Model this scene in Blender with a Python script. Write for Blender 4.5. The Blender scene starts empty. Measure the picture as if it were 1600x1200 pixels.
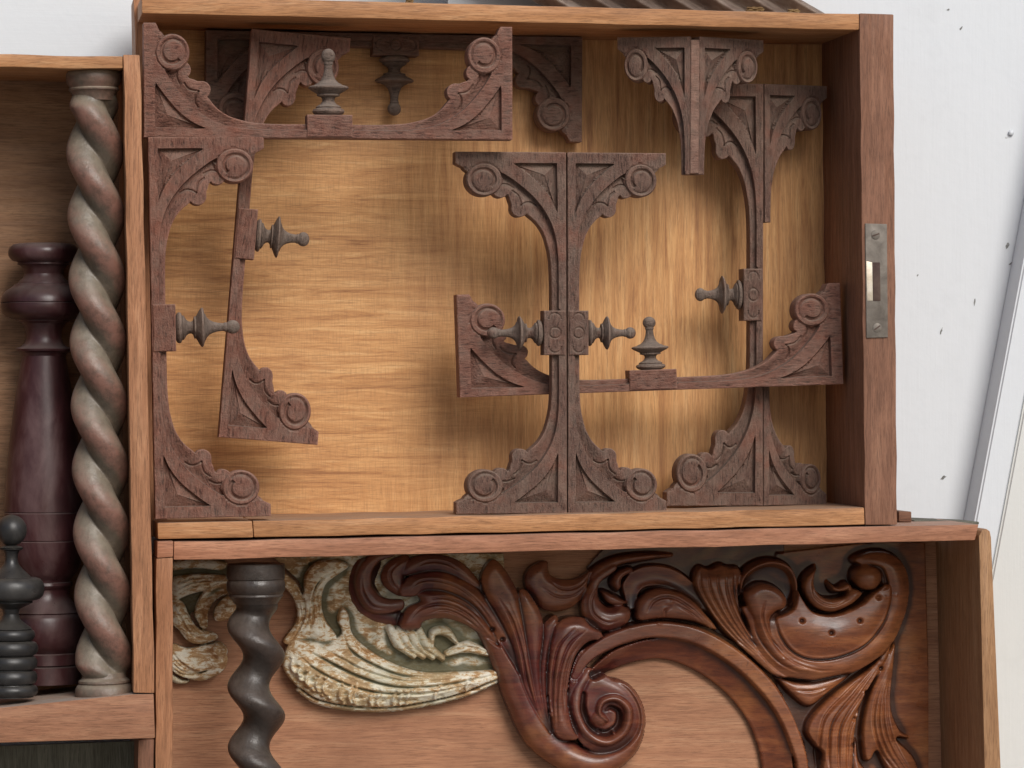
import bpy, bmesh, math, random
import numpy as np
from mathutils import Vector, Matrix
from mathutils.geometry import delaunay_2d_cdt
random.seed(7); rng = np.random.default_rng(7)
S = bpy.context.scene
R = math.radians

# ------------------------------------------------------------------ camera
F = 5500.0                     # focal length in pixels of the 1600 px wide photograph
D = 2.2                        # camera to the drawers' front plane (m)
YAW = math.atan(850.0 / F)     # camera stands to the left and turns right
cam_d = bpy.data.cameras.new('camera'); cam = bpy.data.objects.new('camera', cam_d)
S.collection.objects.link(cam); S.camera = cam
cam.location = (0, -D, 0); cam.rotation_euler = (math.pi / 2, 0, -YAW)
cam_d.sensor_width = 36; cam_d.lens = 36 * F / 1600; cam_d.clip_start = 0.05; cam_d.clip_end = 500

# ------------------------------------------------------------------ light
SUN_AZ, SUN_EL = 17.0, 35.0    # sun to the right of the viewer's back, degrees
world = bpy.data.worlds.new('World'); S.world = world; world.use_nodes = True
wn = world.node_tree; bg = wn.nodes['Background']
sky = wn.nodes.new('ShaderNodeTexSky'); sky.sky_type = 'NISHITA'; sky.sun_disc = False
sky.sun_elevation = R(SUN_EL); sky.sun_rotation = R(180 - SUN_AZ)
sky.air_density = 1.0; sky.dust_density = 1.5; sky.ozone_density = 1.0
wn.links.new(sky.outputs[0], bg.inputs[0]); bg.inputs[1].default_value = 0.05
sd = bpy.data.lights.new('sun', 'SUN'); sun = bpy.data.objects.new('sun', sd); S.collection.objects.link(sun)
sd.energy = 1.5; sd.angle = R(31); sd.color = (1.0, 0.97, 0.93)
sdir = Vector((math.sin(R(SUN_AZ)) * math.cos(R(SUN_EL)), -math.cos(R(SUN_AZ)) * math.cos(R(SUN_EL)), math.sin(R(SUN_EL))))
sun.rotation_euler = sdir.to_track_quat('Z', 'Y').to_euler(); sun.location = (1, -2, 2)
S.view_settings.view_transform = 'Standard'; S.view_settings.look = 'None'
S.view_settings.gamma = 1; S.view_settings.use_curve_mapping = False
S.view_settings.exposure = 0.80
S.render.engine = 'CYCLES'

# ------------------------------------------------------------------ helpers
FW = Vector((math.sin(YAW), math.cos(YAW), 0)); RT = Vector((math.cos(YAW), -math.sin(YAW), 0))
def P(u, v, Y=0.0):
    d = FW + RT * ((u - 800) / F) + Vector((0, 0, -(v - 600) / F))
    t = (Y + D) / d.y
    return Vector((d.x * t, Y, d.z * t))
def Pn(u, v, Y):               # the same for numpy arrays
    a = (u - 800) / F
    dx = FW.x + RT.x * a; dy = FW.y + RT.y * a; dz = -(v - 600) / F
    t = (Y + D) / dy
    return dx * t, dz * t
PX = 0.0004
def link(o, parent=None):
    S.collection.objects.link(o)
    if parent: o.parent = parent
    return o
def tag(o, label=None, cat=None, group=None, kind=None):
    if label: o['label'] = label
    if cat: o['category'] = cat
    if group: o['group'] = group
    if kind: o['kind'] = kind
    return o
def empty(name, loc=(0, 0, 0)):
    o = bpy.data.objects.new(name, None); o.empty_display_size = 0.02; o.location = loc
    return link(o)
def mesh_obj(name, me, mat, parent=None):
    o = bpy.data.objects.new(name, me)
    if mat and not me.materials: me.materials.append(mat)
    return link(o, parent)
def from_bm(name, bm, mat, parent=None, smooth=None):
    me = bpy.data.meshes.new(name); bmesh.ops.recalc_face_normals(bm, faces=bm.faces[:]); bm.to_mesh(me); bm.free()
    if smooth is not None:
        for p in me.polygons: p.use_smooth = True
        me.set_sharp_from_angle(angle=R(smooth))
    return mesh_obj(name, me, mat, parent)
def at_origin(o, c):           # move the mesh origin to c (world) without moving the mesh
    o.data.transform(Matrix.Translation(-Vector(c))); o.location = Vector(c) - (o.parent.location if o.parent else Vector())
    return o
def prism(bm, front, depth):   # front: list of Vector, extruded by the vector depth
    a = [bm.verts.new(p) for p in front]; b = [bm.verts.new(p + depth) for p in front]
    n = len(a)
    bm.faces.new(a); bm.faces.new(b[::-1])
    for i in range(n): bm.faces.new((a[i], b[i], b[(i + 1) % n], a[(i + 1) % n]))
def board(name, quad, Y0, Y1, mat, parent=None, bev=0.0009, wob=0.0003, cuts=14):
    bm = bmesh.new()
    prism(bm, [P(u, v, Y0) for u, v in quad], Vector((0, Y1 - Y0, 0)))
    bmesh.ops.recalc_face_normals(bm, faces=bm.faces[:])
    el = [e for e in bm.edges]
    L = max(e.calc_length() for e in el)
    longe = [e for e in el if e.calc_length() > 0.6 * L]
    if cuts and len(longe) <= 4: bmesh.ops.subdivide_edges(bm, edges=longe, cuts=cuts, use_grid_fill=True)
    if bev:
        sharp = [e for e in bm.edges if len(e.link_faces) == 2 and e.calc_face_angle(0) > 0.5]
        bmesh.ops.bevel(bm, geom=sharp, offset=bev, segments=2, affect='EDGES', profile=0.6)
    if wob:
        for v in bm.verts:
            k = v.co * 60
            v.co.z += wob * math.sin(k.x * 1.7 + k.y * 3 + 1.3) ; v.co.x += wob * math.sin(k.z * 1.9 + k.y * 2 + 0.4)
    c = sum((v.co for v in bm.verts), Vector()) / len(bm.verts)
    o = from_bm(name, bm, mat, parent, smooth=28)
    return at_origin(o, c)
def spline(pts, n=16, closed=False):
    p = np.array(pts, float); out = []
    m = len(p)
    idx = range(m if closed else m - 1)
    for i in idx:
        p0 = p[(i - 1) % m] if (closed or i > 0) else 2 * p[0] - p[1]
        p1 = p[i]; p2 = p[(i + 1) % m]
        p3 = p[(i + 2) % m] if (closed or i + 2 < m) else 2 * p[m - 1] - p[m - 2]
        for k in range(n):
            t = k / n
            out.append(0.5 * (2 * p1 + (p2 - p0) * t + (2 * p0 - 5 * p1 + 4 * p2 - p3) * t * t + (3 * p1 - p0 - 3 * p2 + p3) * t ** 3))
    if not closed: out.append(p[-1])
    return np.array(out)
def lathe(bm, prof, axis_o, axis_d, seg=40, scale=1.0, fn=None):
    """prof: (t along the axis, radius) pairs; a closed turned solid"""
    d = Vector(axis_d).normalized(); a = d.orthogonal().normalized(); b = d.cross(a)
    rings = []
    for t, r in prof:
        rings.append([bm.verts.new(Vector(axis_o) + d * t * scale + (a * math.cos(2 * math.pi * k / seg) + b * math.sin(2 * math.pi * k / seg)) * max(r, 0.001) * scale) for k in range(seg)])
    for i in range(len(rings) - 1):
        for k in range(seg):
            bm.faces.new((rings[i][k], rings[i][(k + 1) % seg], rings[i + 1][(k + 1) % seg], rings[i + 1][k]))
    bm.faces.new(rings[0][::-1]); bm.faces.new(rings[-1])

# ------------------------------------------------------------------ materials
def nt(name):
    m = bpy.data.materials.new(name); m.use_nodes = True
    t = m.node_tree; b = t.nodes['Principled BSDF']
    return m, t, b
class N:
    def __init__(s, t): s.t = t
    def new(s, k, **kw):
        n = s.t.nodes.new(k)
        for a, b in kw.items(): setattr(n, a, b)
        return n
    def link(s, a, b): s.t.links.new(a, b)
    def coords(s, scale=(1, 1, 1), rot=(0, 0, 0), rand=True):
        tc = s.new('ShaderNodeTexCoord'); mp = s.new('ShaderNodeMapping')
        mp.inputs['Scale'].default_value = scale; mp.inputs['Rotation'].default_value = rot
        s.link(tc.outputs['Object'], mp.inputs['Vector'])
        if rand:
            oi = s.new('ShaderNodeObjectInfo'); ml = s.new('ShaderNodeMath', operation='MULTIPLY'); ml.inputs[1].default_value = 37.0
            s.link(oi.outputs['Random'], ml.inputs[0]); s.link(ml.outputs[0], mp.inputs['Location'])
        return mp.outputs[0]
    def noise(s, vec, scale, detail=4, rough=0.55, dist=0.0):
        n = s.new('ShaderNodeTexNoise'); n.inputs['Scale'].default_value = scale; n.inputs['Detail'].default_value = detail
        n.inputs['Roughness'].default_value = rough; n.inputs['Distortion'].default_value = dist
        s.link(vec, n.inputs['Vector']); return n.outputs['Fac']
    def ramp(s, fac, stops, interp='LINEAR'):
        r = s.new('ShaderNodeValToRGB'); r.color_ramp.interpolation = interp
        e = r.color_ramp.elements
        while len(e) < len(stops): e.new(0.5)
        for x, (p, c) in zip(e, stops):
            x.position = p; x.color = (c, c, c, 1) if isinstance(c, (int, float)) else (*c, 1)
        s.link(fac, r.inputs[0]); return r.outputs[0]
    def mix(s, fac, a, b, blend='MIX'):
        m = s.new('ShaderNodeMix', data_type='RGBA', blend_type=blend)
        for sock, val in ((m.inputs[0], fac), (m.inputs[6], a), (m.inputs[7], b)):
            if isinstance(val, (int, float)): sock.default_value = val
            elif isinstance(val, tuple): sock.default_value = (*val, 1)
            else: s.link(val, sock)
        return m.outputs[2]
    def math(s, op, a, b=None, clamp=False):
        m = s.new('ShaderNodeMath', operation=op, use_clamp=clamp)
        for sock, val in ((m.inputs[0], a), (m.inputs[1], b)):
            if val is None: continue
            if isinstance(val, (int, float)): sock.default_value = val
            else: s.link(val, sock)
        return m.outputs[0]
    def up(s, lo=0.2, hi=0.9):     # how far a face looks upward (where dust settles)
        g = s.new('ShaderNodeNewGeometry'); x = s.new('ShaderNodeSeparateXYZ'); s.link(g.outputs['Normal'], x.inputs[0])
        mr = s.new('ShaderNodeMapRange'); mr.inputs[1].default_value = lo; mr.inputs[2].default_value = hi
        s.link(x.outputs[2], mr.inputs[0]); return mr.outputs[0]
    def attr(s, name):
        a = s.new('ShaderNodeAttribute', attribute_name=name); return a.outputs['Fac']
    def bump(s, h, strength, dist, bsdf, normal=None):
        b = s.new('ShaderNodeBump'); b.inputs['Strength'].default_value = strength; b.inputs['Distance'].default_value = dist
        s.link(h, b.inputs['Height'])
        if normal is not None: s.link(normal, b.inputs['Normal'])
        s.link(b.outputs[0], bsdf.inputs['Normal']); return b.outputs[0]

def wood(name, dark, mid, light, axis='X', rot=0.0, rough=0.6, grain=1.0, dust=0.0, stain=0.35, pore=0.5, spec=0.3, dustcol=(0.32, 0.28, 0.24)):
    """board wood: long grain figure along axis, fine pores, uneven stain, dust on upward faces"""
    m, t, b = nt(name); n = N(t)
    st = {'X': (1, 11, 11), 'Z': (11, 11, 1), 'Y': (11, 1, 11)}[axis]
    st2 = {'X': (1, 26, 26), 'Z': (26, 26, 1), 'Y': (26, 1, 26)}[axis]
    c1 = n.coords(st, (0, rot, 0)); c2 = n.coords(st2, (0, rot, 0)); c0 = n.coords((1, 1, 1))
    g = n.noise(c1, 13 * grain, 10, 0.74, 0.9)
    col = n.ramp(g, [(0.30, dark), (0.5, mid), (0.70, light)])
    f = n.noise(c2, 85 * grain, 5, 0.7, 0.2)
    col = n.mix(n.math('MULTIPLY', n.ramp(f, [(0.40, 1.0), (0.50, 0.0)]), pore * 1.15), col, tuple(x * 0.45 for x in dark))
    big = n.noise(c0, 9, 4, 0.6)
    col = n.mix(n.math('MULTIPLY', n.ramp(big, [(0.42, 0.0), (0.72, 1.0)]), stain), col, tuple(x * 0.55 for x in dark))
    spots = n.noise(c0, 210, 4, 0.7)
    col = n.mix(n.math('MULTIPLY', n.ramp(spots, [(0.69, 0.0), (0.74, 1.0)]), 0.3), col, (0.03, 0.02, 0.015))
    if dust:
        dn = n.noise(c0, 60, 4, 0.65)
        fac = n.math('MULTIPLY', n.math('MULTIPLY', n.up(0.3, 0.95), n.ramp(dn, [(0.25, 0.35), (0.7, 1.0)])), dust)
        col = n.mix(fac, col, dustcol)
    n.link(col, b.inputs['Base Color'])
    rr = n.ramp(n.noise(c1, 30, 3), [(0.3, rough - 0.12), (0.7, rough + 0.15)]); n.link(rr, b.inputs['Roughness'])
    b.inputs['Specular IOR Level'].default_value = spec
    n.bump(n.math('ADD', n.math('MULTIPLY', f, 0.7), n.math('MULTIPLY', g, 0.5)), 0.35, 0.0006, b)
    return m

M = {}
M['rim'] = wood('orange_drawer_wood', (0.28, 0.12, 0.045), (0.50, 0.235, 0.10), (0.66, 0.37, 0.185), 'X', rough=0.55, dust=0.55)
M['rim_v'] = wood('orange_upright_wood', (0.23, 0.10, 0.045), (0.41, 0.185, 0.09), (0.55, 0.285, 0.15), 'Z', rough=0.55, dust=0.4)
M['red_v'] = wood('reddish_upright_wood', (0.15, 0.068, 0.04), (0.25, 0.115, 0.068), (0.35, 0.175, 0.105), 'Z', rough=0.6, grain=1.3)
M['red_x'] = wood('reddish_rail_wood', (0.23, 0.095, 0.048), (0.41, 0.18, 0.10), (0.56, 0.28, 0.16), 'X', rough=0.55, dust=0.5)
M['diag'] = wood('diagonal_grain_rail_wood', (0.22, 0.095, 0.05), (0.36, 0.165, 0.09), (0.48, 0.25, 0.14), 'X', rot=R(28), rough=0.6, dust=0.9, grain=1.2)
M['brown_x'] = wood('brown_back_wood', (0.20, 0.10, 0.05), (0.30, 0.16, 0.085), (0.40, 0.23, 0.125), 'X', rough=0.65, stain=0.55)
M['salmon_x'] = wood('salmon_back_wood', (0.31, 0.135, 0.072), (0.45, 0.215, 0.115), (0.56, 0.31, 0.175), 'X', rough=0.5, stain=0.5, pore=0.45, grain=0.8)
M['tan_v'] = wood('tan_side_wood', (0.26, 0.13, 0.06), (0.38, 0.20, 0.095), (0.47, 0.27, 0.14), 'Z', rough=0.6, stain=0.3)
M['grey_old'] = wood('weathered_grey_wood', (0.09, 0.085, 0.065), (0.17, 0.165, 0.13), (0.27, 0.26, 0.21), 'Z', rough=0.85, stain=0.6)
M['plank_dark'] = wood('dark_offcut_wood', (0.10, 0.045, 0.03), (0.18, 0.085, 0.05), (0.26, 0.14, 0.09), 'X', rough=0.7, dust=0.6)

def golden():
    m, t, b = nt('golden_plywood'); n = N(t)
    c0 = n.coords((1, 1, 1), rand=False)
    # brushed diagonal figure on the left, upright figure on the right
    ca = n.coords((1, 1, 16), (0, R(-14), 0), rand=False); cb = n.coords((17, 1, 1), (0, R(-2), 0), rand=False)
    ga = n.noise(ca, 17, 9, 0.72, 1.0); gb = n.noise(cb, 11, 9, 0.7, 0.5)
    fa = n.noise(ca, 95, 4, 0.75, 0.3); fb = n.noise(cb, 75, 4, 0.7)
    tc = n.new('ShaderNodeTexCoord'); sx = n.new('ShaderNodeSeparateXYZ'); n.link(tc.outputs['Object'], sx.inputs[0])
    mr = n.new('ShaderNodeMapRange'); mr.inputs[1].default_value = 0.25; mr.inputs[2].default_value = 0.37
    n.link(n.math('ADD', sx.outputs[0], n.math('MULTIPLY', n.math('SUBTRACT', n.noise(c0, 7, 3), 0.5), 0.2)), mr.inputs[0])
    def fm(a, c):
        x = n.new('ShaderNodeMix', data_type='FLOAT'); n.link(mr.outputs[0], x.inputs[0]); n.link(a, x.inputs[2]); n.link(c, x.inputs[3]); return x.outputs[0]
    g = fm(ga, gb); f = fm(fa, fb)
    col = n.ramp(g, [(0.31, (0.30, 0.125, 0.045)), (0.43, (0.52, 0.25, 0.092)), (0.56, (0.655, 0.35, 0.14)), (0.74, (0.76, 0.47, 0.22))])
    col = n.mix(n.math('MULTIPLY', n.ramp(f, [(0.34, 1.0), (0.50, 0.0)]), 0.5), col, (0.24, 0.11, 0.045))
    big = n.noise(c0, 11, 4, 0.6, 0.6)
    col = n.mix(n.math('MULTIPLY', n.ramp(big, [(0.48, 0.0), (0.75, 1.0)]), 0.3), col, (0.33, 0.15, 0.07))
    cross = n.noise(n.coords((40, 1, 2), rand=False), 40, 2)
    col = n.mix(n.math('MULTIPLY', n.ramp(cross, [(0.38, 1.0), (0.5, 0.0)]), 0.25), col, (0.30, 0.14, 0.06))
    n.link(col, b.inputs['Base Color'])
    b.inputs['Roughness'].default_value = 0.48; b.inputs['Specular IOR Level'].default_value = 0.35
    n.bump(n.math('ADD', f, n.math('MULTIPLY', cross, 0.5)), 0.25, 0.0004, b)
    return m
M['gold'] = golden()

def carved(name, dark, mid, light, dustcol, dust=0.6, rough=0.62, spec=0.3):
    """old dark carved oak: short dark flecks, red worn places and grey dust"""
    m, t, b = nt(name); n = N(t)
    c0 = n.coords((1, 1, 1)); ca = n.coords((0.5, 3, 3))
    g = n.noise(ca, 0.11, 8, 0.72, 0.5)
    col = n.ramp(g, [(0.32, dark), (0.5, mid), (0.72, light)])
    fl = n.noise(n.coords((0.6, 3.5, 3.5)), 0.12, 3, 0.6, 0.3)
    col = n.mix(n.math('MULTIPLY', n.ramp(fl, [(0.36, 1.0), (0.45, 0.0)]), 0.75), col, tuple(x * 0.35 for x in dark))
    big = n.noise(c0, 0.02, 4, 0.6)
    col = n.mix(n.math('MULTIPLY', n.ramp(big, [(0.5, 0.0), (0.72, 1.0)]), 0.55), col, (0.25, 0.092, 0.058))
    pat = n.noise(c0, 0.035, 5, 0.7)
    film = n.math('MULTIPLY', n.ramp(pat, [(0.40, 0.0), (0.75, 1.0)]), 0.55 * dust)
    col = n.mix(film, col, dustcol)
    fac = n.math('MULTIPLY', n.math('MULTIPLY', n.up(0.15, 0.9), n.ramp(n.noise(c0, 0.09, 4, 0.6), [(0.25, 0.45), (0.7, 1.0)])), dust)
    col = n.mix(fac, col, dustcol)
    gm = n.new('ShaderNodeNewGeometry')
    edge = n.math('MULTIPLY', n.ramp(gm.outputs['Pointiness'], [(0.515, 0.0), (0.60, 1.0)]), n.ramp(n.noise(c0, 0.06, 4, 0.6), [(0.3, 0.1), (0.7, 0.6)]))
    col = n.mix(edge, col, tuple(min(1, x * 1.9) for x in light))
    n.link(col, b.inputs['Base Color'])
    n.link(n.ramp(pat, [(0.3, rough - 0.1), (0.7, rough + 0.2)]), b.inputs['Roughness'])
    b.inputs['Specular IOR Level'].default_value = spec
    n.bump(n.math('ADD', fl, n.noise(c0, 0.35, 4, 0.7)), 0.4, 0.9, b)
    return m
M['oak'] = carved('carved_dark_oak', (0.080, 0.042, 0.031), (0.140, 0.077, 0.057), (0.205, 0.118, 0.087), (0.29, 0.225, 0.175), dust=0.7)
M['oak_red'] = carved('carved_red_oak', (0.10, 0.042, 0.030), (0.185, 0.083, 0.058), (0.27, 0.13, 0.092), (0.31, 0.24, 0.19), dust=0.65)
M['fin'] = carved('dusty_turned_oak', (0.06, 0.038, 0.029), (0.12, 0.08, 0.062), (0.20, 0.142, 0.11), (0.35, 0.285, 0.235), dust=0.7)

def simple(name, cols, scale, rough, spec=0.4, dust=0.0, dustcol=(0.4, 0.36, 0.3), bump=0.2, bdist=0.0005, metal=0.0, coat=0.0, stretch=(1, 1, 1)):
    m, t, b = nt(name); n = N(t)
    c0 = n.coords(stretch)
    col = n.ramp(n.noise(c0, scale, 6, 0.65, 0.4), [(0.30, cols[0]), (0.5, cols[1]), (0.70, cols[2])])
    fine = n.noise(c0, scale * 6, 4, 0.6)
    if dust:
        fac = n.math('MULTIPLY', n.math('MULTIPLY', n.up(0.2, 0.95), n.ramp(n.noise(c0, scale * 2.2, 4), [(0.3, 0.3), (0.7, 1.0)])), dust)
        col = n.mix(fac, col, dustcol)
    n.link(col, b.inputs['Base Color'])
    n.link(n.ramp(n.noise(c0, scale * 1.7, 5), [(0.3, max(0.05, rough - 0.12)), (0.7, rough + 0.14)]), b.inputs['Roughness'])
    b.inputs['Specular IOR Level'].default_value = spec; b.inputs['Metallic'].default_value = metal
    b.inputs['Coat Weight'].default_value = coat; b.inputs['Coat Roughness'].default_value = 0.25
    n.bump(fine, bump, bdist, b)
    return m
M['maroon'] = simple('dark_maroon_varnish', ((0.018, 0.006, 0.007), (0.045, 0.014, 0.015), (0.11, 0.06, 0.058)), 34, 0.36, 0.4, dust=0.75, dustcol=(0.16, 0.13, 0.12), stretch=(1, 1, 0.35))
M['ebony'] = simple('black_ebonised_wood', ((0.011, 0.010, 0.010), (0.021, 0.019, 0.018), (0.043, 0.039, 0.036)), 45, 0.36, 0.45, dust=0.5, dustcol=(0.12, 0.108, 0.092))
M['brass'] = simple('dull_brass', ((0.11, 0.09, 0.075), (0.175, 0.15, 0.125), (0.24, 0.205, 0.175)), 90, 0.55, 0.4, metal=0.3, bump=0.1)
M['brass_bright'] = simple('worn_bright_brass', ((0.5, 0.42, 0.33), (0.62, 0.54, 0.43), (0.72, 0.65, 0.55)), 120, 0.4, 0.5, metal=0.5, bump=0.1)
M['slot'] = simple('dark_slot', ((0.05, 0.03, 0.025), (0.09, 0.055, 0.045), (0.12, 0.08, 0.06)), 90, 0.7, 0.2)
M['rust'] = simple('rusty_fluted_sheet', ((0.17, 0.12, 0.09), (0.34, 0.25, 0.20), (0.50, 0.41, 0.34)), 40, 0.7, 0.3)
M['bark'] = simple('crumbled_bark', ((0.08, 0.05, 0.025), (0.18, 0.11, 0.05), (0.3, 0.2, 0.1)), 200, 0.9, 0.1)
M['concrete'] = simple('grey_concrete', ((0.22, 0.215, 0.2), (0.3, 0.29, 0.275), (0.38, 0.37, 0.35)), 5, 0.9, 0.2)

def paint(name, base, cold, axis):
    """white gloss paint on boards: brush marks, a few chips and stains"""
    m, t, b = nt(name); n = N(t)
    c0 = n.coords((1, 1, 1), rand=False); cs = n.coords((1, 1, 26) if axis == 'X' else (22, 1, 1), (0, R(-3), 0), rand=False)
    col = n.ramp(n.noise(c0, 3.0, 5, 0.6), [(0.3, cold), (0.7, base)])
    br = n.noise(cs, 26, 5, 0.65)
    col = n.mix(n.math('MULTIPLY', n.ramp(br, [(0.35, 1.0), (0.6, 0.0)]), 0.07), col, tuple(x * 0.8 for x in cold))
    chips = n.math('MULTIPLY', n.ramp(n.noise(c0, 38, 4, 0.6), [(0.735, 0.0), (0.75, 1.0)]), n.ramp(n.noise(c0, 9, 2), [(0.5, 0.0), (0.58, 1.0)]))
    col = n.mix(n.math('MULTIPLY', chips, 0.85), col, (0.16, 0.15, 0.13))
    n.link(col, b.inputs['Base Color']); b.inputs['Roughness'].default_value = 0.45; b.inputs['Specular IOR Level'].default_value = 0.4
    col2 = n.mix(n.math('MULTIPLY', n.ramp(n.noise(c0, 22, 5, 0.7), [(0.55, 0.0), (0.8, 1.0)]), 0.25), col, tuple(x * 0.75 for x in cold)); n.link(col2, b.inputs['Base Color'])
    n.bump(n.math('ADD', n.math('MULTIPLY', br, 0.5), n.math('ADD', n.noise(c0, 120, 4), n.math('MULTIPLY', chips, -1.0))), 0.25, 0.0007, b)
    return m
M['white_x'] = paint('white_paint_level_brush', (0.715, 0.74, 0.765), (0.68, 0.705, 0.73), 'X')
M['white_z'] = paint('white_paint_upright_brush', (0.69, 0.712, 0.738), (0.66, 0.683, 0.71), 'Z')
M['cream'] = paint('cream_paint', (0.68, 0.68, 0.655), (0.65, 0.65, 0.625), 'Z')

def twist_mat(name, hollow, ridge, dustcol, dust, rough):
    m, t, b = nt(name); n = N(t); c0 = n.coords((1, 1, 1))
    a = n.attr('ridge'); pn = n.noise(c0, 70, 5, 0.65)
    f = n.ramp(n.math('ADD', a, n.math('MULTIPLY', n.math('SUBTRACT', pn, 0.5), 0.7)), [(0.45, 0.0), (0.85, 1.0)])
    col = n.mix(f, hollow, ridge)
    col = n.mix(n.math('MULTIPLY', n.ramp(n.noise(c0, 130, 5, 0.75), [(0.38, 1.0), (0.56, 0.0)]), 0.55), col, tuple(x * 0.5 for x in hollow))
    fac = n.math('MULTIPLY', n.math('MULTIPLY', n.up(-0.05, 0.6), n.ramp(n.noise(c0, 110, 5, 0.7), [(0.3, 0.35), (0.65, 1.0)])), dust)
    col = n.mix(fac, col, dustcol)
    n.link(col, b.inputs['Base Color'])
    n.link(n.ramp(pn, [(0.3, rough - 0.08), (0.7, rough + 0.15)]), b.inputs['Roughness']); b.inputs['Specular IOR Level'].default_value = 0.45
    n.bump(n.math('ADD', n.noise(c0, 260, 4, 0.7), n.math('MULTIPLY', n.noise(c0, 70, 4), 2.0)), 0.45, 0.0009, b)
    return m
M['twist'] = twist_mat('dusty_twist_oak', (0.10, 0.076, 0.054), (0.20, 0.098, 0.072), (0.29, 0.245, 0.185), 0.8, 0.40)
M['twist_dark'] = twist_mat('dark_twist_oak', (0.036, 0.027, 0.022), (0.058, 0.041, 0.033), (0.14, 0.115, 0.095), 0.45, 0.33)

def mahogany():
    m, t, b = nt('polished_mahogany'); n = N(t); c0 = n.coords((1, 1, 1)); cg = n.coords((1, 1, 5), (0, R(20), 0))
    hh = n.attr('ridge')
    tc = n.new('ShaderNodeTexCoord'); sx = n.new('ShaderNodeSeparateXYZ'); n.link(tc.outputs['Object'], sx.inputs[0])
    mr = n.new('ShaderNodeMapRange'); mr.inputs[1].default_value = 0.40; mr.inputs[2].default_value = 0.56; n.link(sx.outputs[0], mr.inputs[0])   # the varnish has faded towards the right end
    ga = n.noise(cg, 26, 5, 0.6, 0.8)
    red = n.ramp(ga, [(0.28, (0.040, 0.007, 0.006)), (0.5, (0.088, 0.016, 0.012)), (0.74, (0.16, 0.038, 0.02))])
    pale = n.ramp(ga, [(0.28, (0.11, 0.028, 0.010)), (0.5, (0.23, 0.068, 0.022)), (0.74, (0.36, 0.13, 0.045))])
    col = n.mix(n.math('ADD', mr.outputs[0], n.math('MULTIPLY', n.math('SUBTRACT', n.noise(c0, 10, 4), 0.5), 0.9), True), red, pale)
    wear = n.math('MULTIPLY', n.ramp(n.noise(c0, 17, 4, 0.6), [(0.50, 0.0), (0.66, 1.0)]), 0.6)
    col = n.mix(wear, col, (0.38, 0.14, 0.04))
    top = n.math('MULTIPLY', n.ramp(n.math('ADD', hh, n.math('MULTIPLY', n.noise(c0, 110, 4), 0.3)), [(0.85, 0.0), (1.05, 1.0)]), 0.25)
    col = n.mix(top, col, (0.30, 0.13, 0.07))
    col = n.mix(n.math('MULTIPLY', n.ramp(n.math('ADD', hh, n.math('MULTIPLY', n.noise(c0, 90, 4), 0.25)), [(0.30, 1.0), (0.58, 0.0)]), 0.8), col, (0.018, 0.007, 0.006))  # dark hollows: dirt plus shade painted into the colour
    col = n.mix(n.math('MULTIPLY', n.ramp(n.noise(c0, 420, 3), [(0.66, 0.0), (0.74, 1.0)]), 0.5), col, (0.03, 0.012, 0.01))
    col = n.mix(n.math('MULTIPLY', n.ramp(n.noise(n.coords((1, 1, 9), (0, R(35), 0)), 90, 7, 0.75), [(0.40, 1.0), (0.52, 0.0)]), 0.35), col, (0.05, 0.016, 0.01))
    n.link(col, b.inputs['Base Color'])
    n.link(n.ramp(n.noise(c0, 40, 7, 0.72), [(0.3, 0.24), (0.7, 0.48)]), b.inputs['Roughness'])
    b.inputs['Specular IOR Level'].default_value = 0.4; b.inputs['Coat Weight'].default_value = 0.28; b.inputs['Coat Roughness'].default_value = 0.14
    n.bump(n.math('ADD', n.noise(cg, 150, 4, 0.7), n.math('MULTIPLY', n.noise(c0, 60, 3), 1.5)), 0.22, 0.0008, b)
    return m
M['mahog'] = mahogany()
def gilt():
    m, t, b = nt('flaking_white_gilt'); n = N(t); c0 = n.coords((1, 1, 1)); cg = n.coords((1, 1, 2.4), (0, R(-15), 0))
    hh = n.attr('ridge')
    flake = n.math('ADD', n.math('MULTIPLY', n.noise(cg, 150, 6, 0.75, 0.6), 0.6), n.math('MULTIPLY', n.noise(c0, 34, 5, 0.7), 0.4))
    col = n.ramp(flake, [(0.41, (0.36, 0.19, 0.08)), (0.485, (0.55, 0.345, 0.165)), (0.51, (0.76, 0.68, 0.52)), (0.60, (0.86, 0.82, 0.71))])
    col = n.mix(n.math('MULTIPLY', n.ramp(n.noise(c0, 16, 4), [(0.40, 1.0), (0.52, 0.0)]), 0.5), col, (0.42, 0.39, 0.25))
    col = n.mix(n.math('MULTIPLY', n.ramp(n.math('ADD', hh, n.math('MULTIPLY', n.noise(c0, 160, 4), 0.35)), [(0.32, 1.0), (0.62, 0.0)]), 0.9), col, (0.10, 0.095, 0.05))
    n.link(col, b.inputs['Base Color']); b.inputs['Roughness'].default_value = 0.62; b.inputs['Specular IOR Level'].default_value = 0.35
    n.bump(flake, 0.8, 0.0016, b)
    return m
M['gilt'] = gilt()

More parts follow.
